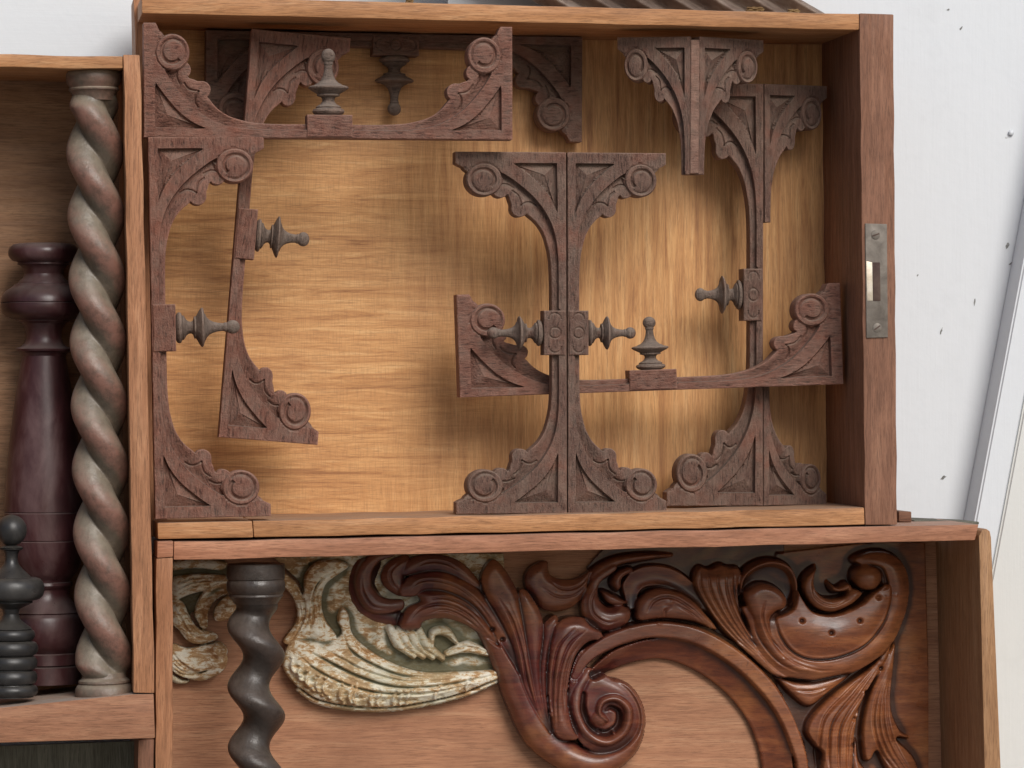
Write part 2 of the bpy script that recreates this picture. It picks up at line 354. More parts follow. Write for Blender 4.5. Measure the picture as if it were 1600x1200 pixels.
# ------------------------------------------------------------------ setting
ZG = P(300, 1668, 0).z
def sheet(name, pts, mat, kind=None):
    bm = bmesh.new(); bm.faces.new([bm.verts.new(p) for p in pts]); o = from_bm(name, bm, mat)
    return tag(o, kind=kind)
YW = 0.135                      # white wall behind the drawers
g = sheet('ground', [Vector((-6, -8, ZG)), Vector((6, -8, ZG)), Vector((6, 0.4, ZG)), Vector((-6, 0.4, ZG))], M['concrete'], 'structure')
def wallboard(name, pts, y, th, mat):
    bm = bmesh.new(); prism(bm, [Vector((x, y, z)) for x, z in pts], Vector((0, th, 0)))
    e = [e for e in bm.edges if abs(e.verts[0].co.y - y) < 1e-6 and abs(e.verts[1].co.y - y) < 1e-6]
    bmesh.ops.bevel(bm, geom=e, offset=0.0012, segments=2, affect='EDGES')
    return from_bm(name, bm, mat, smooth=30)
xs = P(760, 0, YW).x
wl = wallboard('wall', [(-3, ZG), (xs - 0.001, ZG), (xs - 0.001, 1.9), (-3, 1.9)], YW, 0.03, M['white_x']); tag(wl, kind='structure')
wr = wallboard('wall', [(xs + 0.001, ZG), (3, ZG), (3, 1.9), (xs + 0.001, 1.9)], YW, 0.03, M['white_z']); tag(wr, kind='structure')

# boards leaning on the wall at the right edge
def slant(v, off): return 1597 - (v - 390) * (77 / 420) + off
def lean_board(name, off0, off1, y0, th, mat, label):
    v0, v1 = -420, 1640
    q = [P(slant(v1, off0), v1, y0), P(slant(v1, off1), v1, y0), P(slant(v0, off1), v0, y0), P(slant(v0, off0), v0, y0)]
    z = ZG + 0.0
    bm = bmesh.new(); prism(bm, q, Vector((0, th, 0)))
    for vv in bm.verts:
        if vv.co.z < -0.3: vv.co.z = z
    bmesh.ops.bevel(bm, geom=[e for e in bm.edges if e.calc_length() > 0.5], offset=0.0015, segments=3, affect='EDGES')
    o = from_bm(name, bm, mat, smooth=40)
    return tag(o, label, 'board', 'painted boards leaning on the wall')
lean_board('leaning_board', 10, 52, YW - 0.029, 0.029, M['white_z'], 'narrow white painted board leaning beside the stacked drawers with a dark gap')
lean_board('leaning_board', 52.6, 520, YW - 0.031, 0.031, M['cream'], 'wide cream white board at the far right edge of the picture')
nl = bmesh.new(); lathe(nl, [(0, 3), (2, 4.5), (4, 4.8), (6, 3.5), (7, 1)], P(1579, 208, YW), (0, -1, 0), 16, PX)
tag(from_bm('nail_head', nl, M['white_z'], smooth=60), 'small nail head painted over in the white wall', 'nail')

M['chip'] = simple('bare_grey_under_paint', ((0.13, 0.13, 0.12), (0.22, 0.22, 0.21), (0.32, 0.32, 0.31)), 300, 0.8, 0.2)
for (u, v, a, l, w) in ((1574, 384, 60, 7, 2.5), (1580, 411, 35, 7, 1), (1523, 472, 80, 7, 1.3), (1471, 517, 70, 7, 1.4), (1474, 746, 40, 8, 2.4), (1482, 15, 20, 3.5, 1.6), (1502, 44, 50, 5, 1.2), (1434, 430, 70, 2.5, 1.2)):
    bm = bmesh.new(); c = P(u, v, YW - 0.0003); k = 9
    q = [Vector((c.x + PX * (l * math.cos(t_) * (0.7 + 0.3 * math.sin(3 * t_ + u)) * math.cos(R(a)) - w * math.sin(t_) * math.sin(R(a))), c.y, c.z + PX * (l * math.cos(t_) * (0.7 + 0.3 * math.sin(2 * t_ + v)) * math.sin(R(a)) + w * math.sin(t_) * math.cos(R(a))))) for t_ in [2 * math.pi * i / k for i in range(k)]]
    prism(bm, q, Vector((0, 0.0006, 0))); from_bm('paint_chip', bm, M['chip'], wr)

# ------------------------------------------------------------------ drawers (stood on their sides as display boxes)
YB = 0.100                      # inner face of the back panel
def poly_panel(name, pts, y, th, mat, parent):
    bm = bmesh.new(); prism(bm, [P(u, v, y) for u, v in pts], Vector((0, th, 0)))
    o = from_bm(name, bm, mat, parent); return at_origin(o, P(pts[0][0], pts[0][1], y)) if False else o

# upper drawer
up = empty('drawer', (0, 0, 0)); tag(up, 'large open drawer on its side with golden back holding the dark carved brackets', 'drawer', 'open drawers stacked on their sides')
board('side_board', [(221, -7), (1342, 22), (1342, 47), (221, 20.5)], 0.0, 0.103, M['rim'], up)
board('side_board', [(246, 817.5), (394, 814.3), (395.5, 840), (246, 843)], 0.0, 0.103, M['rim'], up)
board('side_board', [(394.8, 814), (1351, 793), (1351, 820), (396.3, 839.8)], -0.0006, 0.103, M['rim'], up)
fb = board('front_board', [(1342.6, 21), (1396, 21.5), (1402, 819), (1351.8, 820.5)], -0.001, 0.106, M['red_v'], up)
board('end_board', [(209, -4), (236, -6), (262, 838), (232, 838)], 0.058, 0.099, M['rim_v'], up)
bp = poly_panel('back_panel', [(214, 2), (1326, 26), (1332, 800), (236, 818)], YB, 0.004, M['gold'], up)
# lock plate let into the edge of the drawer front
lk = board('lock_plate', [(1352, 349), (1386, 350), (1387.5, 527), (1354, 528)], -0.0022, 0.004, M['brass'], up, bev=0.0004, wob=0, cuts=0)
board('bolt_slot', [(1363.5, 410), (1375, 410), (1376, 470), (1364.5, 470)], -0.0027, 0.003, M['slot'], lk, bev=0.0002, wob=0, cuts=0)
board('worn_edge', [(1353.5, 408), (1363, 410), (1364, 470), (1355, 470)], -0.00245, 0.003, M['brass_bright'], lk, bev=0.0002, wob=0, cuts=0)
for (u, v, a) in ((1368, 367, 20), (1370.5, 512, 35)):
    bm = bmesh.new(); c = P(u, v, -0.0022)
    lathe(bm, [(0, 7.5), (0.8, 7.2), (1.3, 6)], c, (0, -1, 0), 24, PX)
    s = from_bm('screw', bm, M['brass'], lk, smooth=40); s.location = -lk.location
    bm = bmesh.new(); ca, sa = math.cos(R(a)), math.sin(R(a))
    q = [Vector((c.x + (x * ca - z * sa) * PX, c.y - 0.00062, c.z + (x * sa + z * ca) * PX)) for x, z in ((-6, -1), (6, -1), (6, 1), (-6, 1))]
    prism(bm, q, Vector((0, 0.0004, 0))); so = from_bm('screw_slot', bm, M['slot'], lk); so.location = -lk.location

# left drawer, standing a little further forward
YL0, YL1 = -0.050, 0.056
ld = empty('drawer', (0, 0, 0)); tag(ld, 'drawer at the left edge holding the dusty twisted column and the dark balusters', 'drawer', 'open drawers stacked on their sides')
board('side_board', [(-330, 78), (192.5, 88.5), (192.5, 107.5), (-330, 101)], YL0, YL1, M['rim'], ld)
board('front_board', [(193, 86), (219, 86), (242, 1083), (209, 1083)], YL0 - 0.0012, YL1, M['rim_v'], ld)
board('side_board', [(-330, 1134), (0, 1106), (208, 1085), (241, 1083.6), (241.5, 1153), (-330, 1171)], YL0, YL1, M['diag'], ld, cuts=0)
board('end_board', [(-356, 78), (-330.6, 78), (-330.6, 1172), (-356, 1172)], YL0, YL1, M['rim_v'], ld)
poly_panel('back_panel', [(-332, 90), (202, 95), (222, 1086), (-332, 1110)], 0.0465, 0.004, M['brown_x'], ld)

# lower drawer
YD = -0.003
lo = empty('drawer', (0, 0, 0)); tag(lo, 'lowest drawer with salmon brown back holding the scrolling leaf carvings', 'drawer', 'open drawers stacked on their sides')
board('side_board', [(271, 847), (1529, 819), (1523, 844), (271, 875.5)], YD, 0.104, M['red_x'], lo)
board('corner_block', [(245, 846), (270.3, 846), (270.3, 871), (245, 872)], YD - 0.0008, 0.03, M['red_x'], lo, cuts=0)
board('end_board', [(244, 872.6), (270, 871.6), (270.5, 1630), (242, 1630)], YD, 0.104, M['rim_v'], lo)
board('front_board', [(1529.5, 838), (1534, 829), (1541, 826), (1547, 830), (1549, 840), (1564, 1200), (1578, 1640), (1551, 1640), (1538.5, 1200)], YD, 0.104, M['tan_v'], lo, cuts=0, wob=0)
board('side_board', [(242, 1631), (1578, 1641), (1578, 1672), (242, 1668)], YD, 0.104, M['red_x'], lo)
poly_panel('back_panel', [(240, 856), (1472, 842), (1494, 1640), (240, 1640)], YB, 0.004, M['salmon_x'], lo)

# drawer below the left one, only its shaded corner shows
lb = empty('drawer', (0, 0, 0)); tag(lb, 'shaded grey weathered drawer under the left drawer at the bottom left corner', 'drawer', 'open drawers stacked on their sides')
board('front_board', [(216, 1156), (241, 1155.5), (241, 1668), (216, 1668)], 0.0, 0.1, M['red_v'], lb)
board('end_board', [(-356, 1176), (-331, 1175), (-331, 1668), (-356, 1668)], 0.0, 0.1, M['red_v'], lb)
board('side_board', [(-330, 1640), (215, 1640), (215, 1668), (-330, 1668)], 0.0, 0.1, M['red_v'], lb)
poly_panel('back_panel', [(-335, 1178), (220, 1158), (220, 1660), (-335, 1660)], 0.05, 0.004, M['grey_old'], lb)

# ------------------------------------------------------------------ carved brackets
def seg_dist(pts, poly, closed=False):
    p = np.asarray(poly, float); a = p if closed else p[:-1]; b = np.roll(p, -1, 0) if closed else p[1:]
    out = np.full(len(pts), 1e9)
    for i in range(len(a)):
        ab = b[i] - a[i]; l2 = max(ab @ ab, 1e-9)
        t = np.clip(((pts - a[i]) @ ab) / l2, 0, 1)
        d = np.hypot(*(pts - (a[i] + t[:, None] * ab)).T); out = np.minimum(out, d)
    return out
def inside(pts, poly):
    p = np.asarray(poly, float); x, y = pts[:, 0], pts[:, 1]; r = np.zeros(len(pts), bool)
    j = len(p) - 1
    for i in range(len(p)):
        xi, yi = p[i]; xj, yj = p[j]
        c = ((yi > y) != (yj > y)) & (x < (xj - xi) * (y - yi) / (yj - yi + 1e-12) + xi)
        r ^= c; j = i
    return r
def sstep(x, a, b):
    t = np.clip((x - a) / (b - a), 0, 1); return t * t * (3 - 2 * t)
# one arm in (s along the spine, a along the arm), the outer corner at 0,0
SC = (44.0, 119.0); SR = 26.0          # scroll centre and radius
def arm_outline():
    pts = [(0, 160), (18, 160), (20, 157), (24, 149), (27, 147.5)]
    for k in range(22):                 # round the volute
        an = R(-28 + k * (156 / 21.0)); pts.append((SC[0] + SR * math.sin(an), SC[1] + SR * math.cos(an)))
    pts += [tuple(p) for p in spline([(66, 105), (70, 101), (72, 95), (70.5, 89), (67, 85.5)], 5)]
    pts += [tuple(p) for p in spline([(70, 83), (77, 81), (83, 79), (91, 79), (98, 76), (102, 69.5), (101, 62), (97, 57)], 5)]
    pts += [tuple(p) for p in spline([(101, 53), (108, 45), (118, 37), (132, 30), (148, 25.5), (167, 22), (190, 20.5), (212, 20)], 6)]
    return pts
BAND_IN = spline([(25, 112), (33, 92), (47, 72), (66, 51), (86, 35), (108, 23), (132, 15.5), (160, 12), (190, 11), (216, 11), (266, 11)], 8)
TRI = np.vstack([spline([(17, 13), (17, 78)], 8)[:-1], spline([(17, 78), (34, 57), (54, 36), (76, 21), (98, 12)], 6)[:-1], spline([(98, 12), (17, 13)], 8)[:-1]])
APEX = np.array((36.0, 31.0))
CRES = [spline([(83, 43), (79, 50), (79.5, 58), (84, 65)], 6), spline([(84, 65), (76, 66), (68, 69), (62, 76)], 6), spline([(55, 76), (51, 84), (51, 92), (54, 99)], 6)]
def relief_height(q, outline):
    """front relief of one arm + its half of the spine, q in (s, a)"""
    h = np.zeros(len(q))
    band = np.vstack([BAND_IN, [(400, 11), (400, 300), (25, 300)]])
    leaf = inside(q, band); db = seg_dist(q, BAND_IN)
    far = sstep(q[:, 0], 120, 170)
    lv = -8.5 - 4.0 * (1 - far) + (1 - far) * 9.5 * sstep(db, 1.5, 22)
    lv = lv * sstep(db, 0.0, 1.2)
    h = np.where(leaf, lv, h)
    for c in CRES:
        d = seg_dist(q, c); h -= np.where(leaf, 4.0 * np.clip(1 - d / 2.2, 0, 1), 0)
        side = np.clip(1 - d / 9.0, 0, 1); h += np.where(leaf, 1.2 * side, 0)
    tri = inside(q, TRI); dt = seg_dist(q, TRI, True)
    # raised three-sided pyramid in a sunk field
    w = np.zeros(len(q)) + 1e9
    for a, b in (((17, 13), (17, 78)), ((17, 13), (98, 12)), ((17, 78), (98, 12))):
        a = np.array(a, float); b = np.array(b, float); nrm = np.array((-(b - a)[1], (b - a)[0])); nrm /= np.hypot(*nrm)
        da = abs((APEX - a) @ nrm); w = np.minimum(w, np.abs((q - a) @ nrm) / da)
    pyr = -12.0 + 11.0 * np.clip(w, 0, 1)
    h = np.where(tri, pyr * sstep(dt, 0, 1.0), h)
    r = np.hypot(q[:, 0] - SC[0], q[:, 1] - SC[1])
    h = np.where(r < SR + 1, -2.5, h)
    return h
def bracket_frame(name, L, both):
    arm = arm_outline()
    def hh(q):
        s = q[:, 0]; a = q[:, 1]
        if both:
            m = s > L / 2; qq = np.stack([np.where(m, L - s, s), a], 1)
        else: qq = q
        return relief_height(qq, arm)
    if both:
        outline = arm + [(L - s, a) for s, a in arm[::-1]]
    else:
        outline = arm[:-1] + [(L, 20), (L, 0)]
    outline = ([(0, 0)] + outline + [(L, 0)]) if both else ([(0, 0)] + outline)
    # densify long straight runs
    dense = []
    for i, p in enumerate(outline):
        q = outline[(i + 1) % len(outline)]; k = max(1, int(math.hypot(q[0] - p[0], q[1] - p[1]) / 7))
        dense += [(p[0] + (q[0] - p[0]) * j / k, p[1] + (q[1] - p[1]) * j / k) for j in range(k)]
    out = np.array(dense)
    V = [tuple(p) for p in out]; E = [(i, (i + 1) % len(out)) for i in range(len(out))]
    def addline(c, closed=False):
        b0 = len(V); V.extend([tuple(p) for p in c]); n_ = len(c)
        E.extend([(b0 + i, b0 + i + 1) for i in range(n_ - 1)])
        if closed: E.append((b0 + n_ - 1, b0))
    lines = []
    def off(c, d):
        t = np.gradient(c, axis=0); t /= np.maximum(np.hypot(t[:, 0], t[:, 1]), 1e-9)[:, None]
        return c + np.stack([-t[:, 1], t[:, 0]], 1) * d
    base = [(BAND_IN[:-3], False), (off(BAND_IN, 1.2)[:-3], False), (off(BAND_IN, -1.2)[:-3], False), (TRI, True), (TRI + (TRI.mean(0) - TRI) * 0.035, True)]
    for c in CRES: base += [(c, False), (off(c, 2.0), False), (off(c, -2.0), False)]
    base += [(np.array([APEX, (18.5, 14.5)]), False), (np.array([APEX, (18.5, 75)]), False), (np.array([APEX, (94, 13)]), False)]
    for c, cl in base:
        lines.append((c, cl))
        if both: lines.append((np.stack([L - c[:, 0], c[:, 1]], 1), cl))
    for c, cl in lines:
        k = inside(c, out)
        if cl or k.all(): addline(c, cl)
        else:
            c2 = c[k]
            if len(c2) > 1: addline(c2, False)
    allc = np.array(V)
    gs, ga = np.meshgrid(np.arange(1, L, 3.4), np.arange(1, 162, 3.4)); gp = np.stack([gs.ravel(), ga.ravel()], 1)
    gp += rng.uniform(-0.7, 0.7, gp.shape)
    gp = gp[inside(gp, out)]; gp = gp[seg_dist(gp, out, True) > 1.4]
    V += [tuple(p) for p in gp]
    # chamfer line just inside the outline
    cen = off(out, -1.1); cen = cen[inside(cen, out)]
    cen = cen[seg_dist(cen, out, True) > 0.8]; V += [tuple(p) for p in cen]
    r = delaunay_2d_cdt([Vector(p) for p in V], E, [], 0, 1e-4)
    vs = np.array([(p.x, p.y) for p in r[0]]); fs = [f for f in r[2]]
    cent = np.array([vs[list(f)].mean(0) for f in fs]); keep = inside(cent, out)
    h = hh(vs); de = seg_dist(vs, out, True); h -= 1.1 * np.clip(1 - de / 1.1, 0, 1)
    h += 0.35 * np.sin(vs[:, 0] * 0.31 + 2 * np.sin(vs[:, 1] * 0.2)) * 0.5
    bm = bmesh.new(); bv = [bm.verts.new((x, -z, y)) for (x, y), z in zip(vs, h)]
    for f, k in zip(fs, keep):
        if k: bm.faces.new([bv[i] for i in f])
    bmesh.ops.delete(bm, geom=[v for v in bm.verts if not v.link_faces], context='VERTS')
    be = [e for e in bm.edges if len(e.link_faces) == 1]
    ex = bmesh.ops.extrude_edge_only(bm, edges=be)
    nv = [g for g in ex['geom'] if isinstance(g, bmesh.types.BMVert)]
    for v in nv: v.co.y = 38.0
    ne = [g for g in ex['geom'] if isinstance(g, bmesh.types.BMEdge) and all(abs(v.co.y - 38) < 1e-5 for v in g.verts)]
    bmesh.ops.contextual_create(bm, geom=ne)
    me = bpy.data.meshes.new(name); bmesh.ops.recalc_face_normals(bm, faces=bm.faces[:]); bm.to_mesh(me); bm.free()
    for p in me.polygons: p.use_smooth = True
    me.set_sharp_from_angle(angle=R(33)); me.materials.append(M['oak'])
    return me
def scroll_mesh():
    bm = bmesh.new(); nr, na = 20, 60; rings = []
    for i in range(nr):
        r = SR * 0.985 * (i + 0.5) / nr if i < nr - 1 else SR * 0.985
        row = []
        for k in range(na):
            th = 2 * math.pi * k / na
            f = ((k / na) + 0.62) % 1.0
            rg = 14.0 + 7.0 * f; dep = 8.0 * (1 - f) ** 0.7 + 0.6
            d = abs(r - rg)
            hgt = 2.0 - dep * max(0, 1 - d / 3.4) + (1.6 * (1 - (r / 14) ** 2) + 0.8 if r < rg else 0)
            if i == nr - 1: hgt = -0.5
            row.append(bm.verts.new((r * math.sin(th), -hgt, r * math.cos(th))))
        rings.append(row)
    c = bm.verts.new((0, -3.3, 0))
    for k in range(na): bm.faces.new((c, rings[0][k], rings[0][(k + 1) % na]))
    for i in range(nr - 1):
        for k in range(na): bm.faces.new((rings[i][k], rings[i + 1][k], rings[i + 1][(k + 1) % na], rings[i][(k + 1) % na]))
    low = [bm.verts.new((v.co.x, 6, v.co.z)) for v in rings[-1]]
    for k in range(na): bm.faces.new((rings[-1][k], low[k], low[(k + 1) % na], rings[-1][(k + 1) % na]))
    bm.faces.new(low[::-1])
    me = bpy.data.meshes.new('scroll'); bmesh.ops.recalc_face_normals(bm, faces=bm.faces[:]); bm.to_mesh(me); bm.free()
    for p in me.polygons: p.use_smooth = True
    me.set_sharp_from_angle(angle=R(40)); me.materials.append(M['oak'])
    return me
def block_mesh(plain=False):
    """block in the middle of the spine with a carved boss and two crescents"""
    bm = bmesh.new(); W, H0, H1 = 35.0, 2.0, 33.0
    def hgt(x, z):
        r = math.hypot(x, z - 17); h = 3.0
        if not plain:
            h -= 2.4 * max(0, 1 - abs(r - 8.5) / 1.6) - (0.6 if r < 7 else 0)
        for sx in (() if plain else (-1, 1)):
            rc = math.hypot(x - sx * 22, z - 17)
            if (x - sx * 22) * sx > -1: h -= 2.6 * max(0, 1 - abs(rc - 9) / 1.8)
        e = min(W - abs(x), z - H0, H1 - z); h -= 1.2 * max(0, 1 - e / 1.2)
        return h
    nx, nz = 58, 28; g_ = []
    for i in range(nx + 1):
        g_.append([bm.verts.new((-W + 2 * W * i / nx, -hgt(-W + 2 * W * i / nx, H0 + (H1 - H0) * j / nz), H0 + (H1 - H0) * j / nz)) for j in range(nz + 1)])
    for i in range(nx):
        for j in range(nz): bm.faces.new((g_[i][j], g_[i + 1][j], g_[i + 1][j + 1], g_[i][j + 1]))
    be = [e for e in bm.edges if len(e.link_faces) == 1]
    ex = bmesh.ops.extrude_edge_only(bm, edges=be)
    for v in ex['geom']:
        if isinstance(v, bmesh.types.BMVert): v.co.y = 36
    bmesh.ops.contextual_create(bm, geom=[g for g in ex['geom'] if isinstance(g, bmesh.types.BMEdge) and all(abs(v.co.y - 36) < 1e-5 for v in g.verts)])
    me = bpy.data.meshes.new('block'); bmesh.ops.recalc_face_normals(bm, faces=bm.faces[:]); bm.to_mesh(me); bm.free()
    for p in me.polygons: p.use_smooth = True
    me.set_sharp_from_angle(angle=R(35)); me.materials.append(M['oak'])
    return me
def finial_mesh():
    bm = bmesh.new()
    prof = [(-4, 9), (0, 14), (1, 17), (2.5, 20), (5, 21.5), (7.5, 20.5), (8.6, 17.5), (9, 16.6), (10.5, 17), (12, 15), (14, 11), (17, 8.6), (20, 8.2), (22.5, 9.5), (23.4, 13), (24, 15.2), (25.2, 15.4), (26, 14.6), (28, 18), (30.5, 23), (33, 26.6), (34.6, 27), (35.8, 25.2), (36.6, 21.5), (37.2, 19), (38.2, 18), (40, 13.8), (43.5, 10), (48, 7.6), (54, 6.0), (60, 5.4), (62, 5.6), (63, 6.5)]
    for k in range(1, 11):
        a = math.pi * (k / 10.0) * 0.86 + math.pi * 0.14
        prof.append((72.5 - 9.4 * math.cos(a), 9.4 * math.sin(a)))
    lathe(bm, prof, (0, 17, 33), (0, 0, 1), 36)
    me = bpy.data.meshes.new('finial'); bmesh.ops.recalc_face_normals(bm, faces=bm.faces[:]); bm.to_mesh(me); bm.free()
    for p in me.polygons: p.use_smooth = True
    me.set_sharp_from_angle(angle=R(38)); me.materials.append(M['fin'])
    return me
LF = 570.0; LH = 216.0
ME_FULL = bracket_frame('frame', LF, True); ME_HALF = bracket_frame('frame', LH, False)
ME_SCROLL = scroll_mesh(); ME_BLOCK = block_mesh(); ME_PLAIN = block_mesh(True); ME_FIN = finial_mesh()
def place(o, A, B, Y0, L, armpx, YB_=None, swing=0.0, flip=False):
    """A, B: pixels of the two outer spine corners; Y0/YB_: depth of the face at A and B"""
    a = P(*A, Y0); b = P(*B, Y0 if YB_ is None else YB_)
    ex = b - a; sx = ex.length / L; ex.normalize()
    ez = Vector((-ex.z, 0, ex.x)).normalized()
    if flip: ez = -ez
    ey = Vector((0, 1, 0)) - ex * ex.y; ey.normalize()
    if swing: ez, ey = ez * math.cos(swing) + ey * math.sin(swing), ey * math.cos(swing) - ez * math.sin(swing)
    sz = armpx * PX / 160.0
    s3 = Matrix(((ex.x * sx, ey.x * PX, ez.x * sz), (ex.y * sx, ey.y * PX, ez.y * sz), (ex.z * sx, ey.z * PX, ez.z * sz)))
    m = s3.to_4x4(); m.translation = a
    o.matrix_world = m
    return m
def child(name, me, parent, loc, mat=None, scl=None, mirror=False):
    o = link(bpy.data.objects.new(name, me), parent); o.location = loc
    if scl: o.scale = scl
    if mat:
        o.material_slots[0].link = 'OBJECT'; o.material_slots[0].material = mat
    return o
def full_bracket(A, B, Y0, armpx, label, mat='oak', fs=1.0, YB_=None, ftilt=0.0):
    t = empty('carved_bracket'); tag(t, label, 'bracket', 'full length carved brackets')
    place(t, A, B, Y0, LF, armpx, YB_)
    child('frame', ME_FULL, t, (0, 0, 0), M[mat])
    child('scroll', ME_SCROLL, t, (SC[0], 0, SC[1]), M[mat])
    s2 = child('scroll', ME_SCROLL, t, (LF - SC[0], 0, SC[1]), M[mat], (-1, 1, 1))
    child('block', ME_PLAIN if mat == 'oak_red' else ME_BLOCK, t, (LF / 2, 0, 0), M[mat])
    f = child('finial', ME_FIN, t, (LF / 2, 0, 33 - 33 * fs), None, (fs, fs, fs))
    if ftilt: f.rotation_euler = (0, ftilt, 0)
    return t
def half_bracket(A, B, Y0, armpx, label, mat='oak', swing=0.0, flip=False, parent=None):
    t = empty('half_bracket'); tag(t, label, 'bracket', 'short carved brackets')
    place(t, A, B, Y0, LH, armpx, None, swing, flip)
    child('frame', ME_HALF, t, (0, 0, 0), M[mat]); child('scroll', ME_SCROLL, t, (SC[0], 0, SC[1]), M[mat])
    return t
full_bracket((225, 214), (801, 218), -0.001, 178, 'bracket lying level under the top board with its finial pointing up', 'oak_red', 1.16)
full_bracket((231.5, 214), (243, 811), -0.001, 180, 'upright bracket against the left drawer with arms and finial pointing right', 'oak_red', 1.10)
full_bracket((394, 45), (342, 683), 0.038, 158, 'tilted bracket hanging between the left bracket and the empty golden back', 'oak_red', 1.08)
full_bracket((910, 58), (322, 47), 0.080, 172, 'shaded bracket at the back under the top board with finial pointing down', 'oak', 1.1)
full_bracket((886, 802), (884.5, 238), 0.018, 178, 'left bracket of the back to back pair with arms pointing left', 'oak', 0.98)
full_bracket((887, 238), (888, 802), 0.018, 160, 'right bracket of the back to back pair with arms pointing right', 'oak', 0.98)
full_bracket((719, 621), (1318, 600), 0.038, 165, 'level bracket crossing behind the back to back pair with finial pointing up', 'oak_red', 1.02)
full_bracket((1192, 790), (1193, 131), 0.056, 160, 'upright bracket near the lock side with arms and finial pointing left', 'oak', 0.95)
half_bracket((1195, 131), (1196, 347), 0.056, 118, 'short bracket beside the inner right wall of the golden drawer, spine pointing down', 'oak', R(16))
half_bracket((1194, 790), (1194, 592), 0.056, 118, 'short bracket standing in the lower right corner of the golden drawer', 'oak', R(16), True)
# corner bracket: two short arms meeting at a rib
cb = empty('corner_bracket', P(1086, 270, 0.012)); tag(cb, 'two armed corner bracket hanging under the top board, stem pointing down', 'bracket', 'short carved brackets')
for A, B, fl in (((1093.5, 57), (1092, 272), False), ((1079, 57), (1078, 272), True)):
    tmp = bpy.data.objects.new('arm', ME_HALF); link(tmp); mw = place(tmp, A, B, 0.012, LH, 118, None, R(17), fl)
    tmp.parent = cb; tmp.matrix_basis = Matrix.Translation(-cb.location) @ mw
    tmp.material_slots[0].link = 'OBJECT'; tmp.material_slots[0].material = M['oak']
    child('scroll', ME_SCROLL, tmp, (SC[0], 0, SC[1]), M['oak'])
bm = bmesh.new(); prism(bm, [P(1079.3, 62, 0.0112), P(1093.2, 62, 0.0112), P(1091.7, 271, 0.0112), P(1078.3, 271, 0.0112)], Vector((0, 0.012, 0)))
bmesh.ops.bevel(bm, geom=bm.edges[:], offset=0.0005, segments=1, affect='EDGES')
bmesh.ops.scale(bm, vec=(1 / PX,) * 3, verts=bm.verts)
rb = from_bm('rib', bm, M['oak'], cb, smooth=30); rb.scale = (PX,) * 3; rb.location = -cb.location

# ------------------------------------------------------------------ turned and twisted columns
def column(name, top, bot, Y, caps, twist, rfun, mat, label, cat, seg=96, nz=420):
    """a barley twist column; caps: (fraction of length, radius) lists for the turned ends"""
    a = P(*top, Y); b = P(*bot, Y); ax = b - a; L = ax.length / PX; ax.normalize()
    e1 = Vector((1, 0, 0)); e1 = (e1 - ax * e1.dot(ax)).normalized(); e2 = Vector((0, -1, 0))
    t = empty(name, b); tag(t, label, cat)
    (ta, capA, capB) = caps
    z0, z1 = twist
    th = np.linspace(0, 2 * np.pi, seg, endpoint=False); zz = np.linspace(z0, z1, nz)
    co = []; rv = []
    for z in zz:
        r, ridge = rfun(th, z); 
        w = min(1, (z - z0) / 26.0, (z1 - z) / 26.0); w = max(0, w); w = w * w * (3 - 2 * w)
        r = r * w + ta * (1 - w); ridge = ridge * w + 0.35 * (1 - w)
        for k in range(seg):
            p = a + ax * (z * PX) + (e1 * math.cos(th[k]) + e2 * math.sin(th[k])) * (r[k] * PX)
            co.append(p - b); rv.append(ridge[k])
    fc = [(i * seg + k, i * seg + (k + 1) % seg, (i + 1) * seg + (k + 1) % seg, (i + 1) * seg + k) for i in range(nz - 1) for k in range(seg)]
    me = bpy.data.meshes.new('shaft'); me.from_pydata(co, [], fc)
    at = me.attributes.new('ridge', 'FLOAT', 'POINT'); at.data.foreach_set('value', np.array(rv, np.float32))
    bm = bmesh.new(); bm.from_mesh(me); bmesh.ops.recalc_face_normals(bm, faces=bm.faces[:]); bm.to_mesh(me); bm.free()
    for p in me.polygons: p.use_smooth = True
    mesh_obj('shaft', me, mat, t)
    for nm, pr in (('cap', capA), ('base', capB)):
        if not pr: continue
        bm = bmesh.new(); lathe(bm, pr, a - b, ax, 72, PX); o = from_bm(nm, bm, mat, t, smooth=35)
        at = o.data.attributes.new('ridge', 'FLOAT', 'POINT'); at.data.foreach_set('value', np.full(len(o.data.vertices), 0.6, np.float32))
    return t
def double_twist(th, z, P_=194.0, ph=0.0, R0=27.5, d=16.2):
    f = th + 2 * np.pi * z / P_ + ph
    c = np.abs(np.cos(f)); s2 = np.sin(f) ** 2
    r = d * c + np.sqrt(R0 * R0 - d * d * s2)
    r = r * 0.92 + 0.08 * (35 + 9 * np.cos(2 * f))
    return r, np.clip(0.15 + 0.85 * c ** 1.3, 0, 1)
def single_twist(th, z, P_=97.0, ph=0.0, R0=33.0, d=12.5):
    f = th + 2 * np.pi * z / P_ + ph
    r = d * np.cos(f) + np.sqrt(R0 * R0 - (d * np.sin(f)) ** 2)
    return r, np.clip(0.5 + 0.5 * np.cos(f), 0, 1)
capA = [(0, 36), (1, 39), (4, 41.5), (9, 42.5), (16, 42), (21, 40), (24, 37.5), (26, 37), (28, 38.5), (30, 38.5), (32, 36), (36, 33.5), (46, 32)]
capB = [(922, 32), (930, 34), (934, 39), (937, 39.5), (939, 38), (941, 41), (946, 44), (956, 45), (964, 44.5), (970, 43), (972, 41)]
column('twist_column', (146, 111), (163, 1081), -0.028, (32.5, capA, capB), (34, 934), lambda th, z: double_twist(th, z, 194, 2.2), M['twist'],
       'tall dusty double twist wooden column standing against the upright divider', 'column')
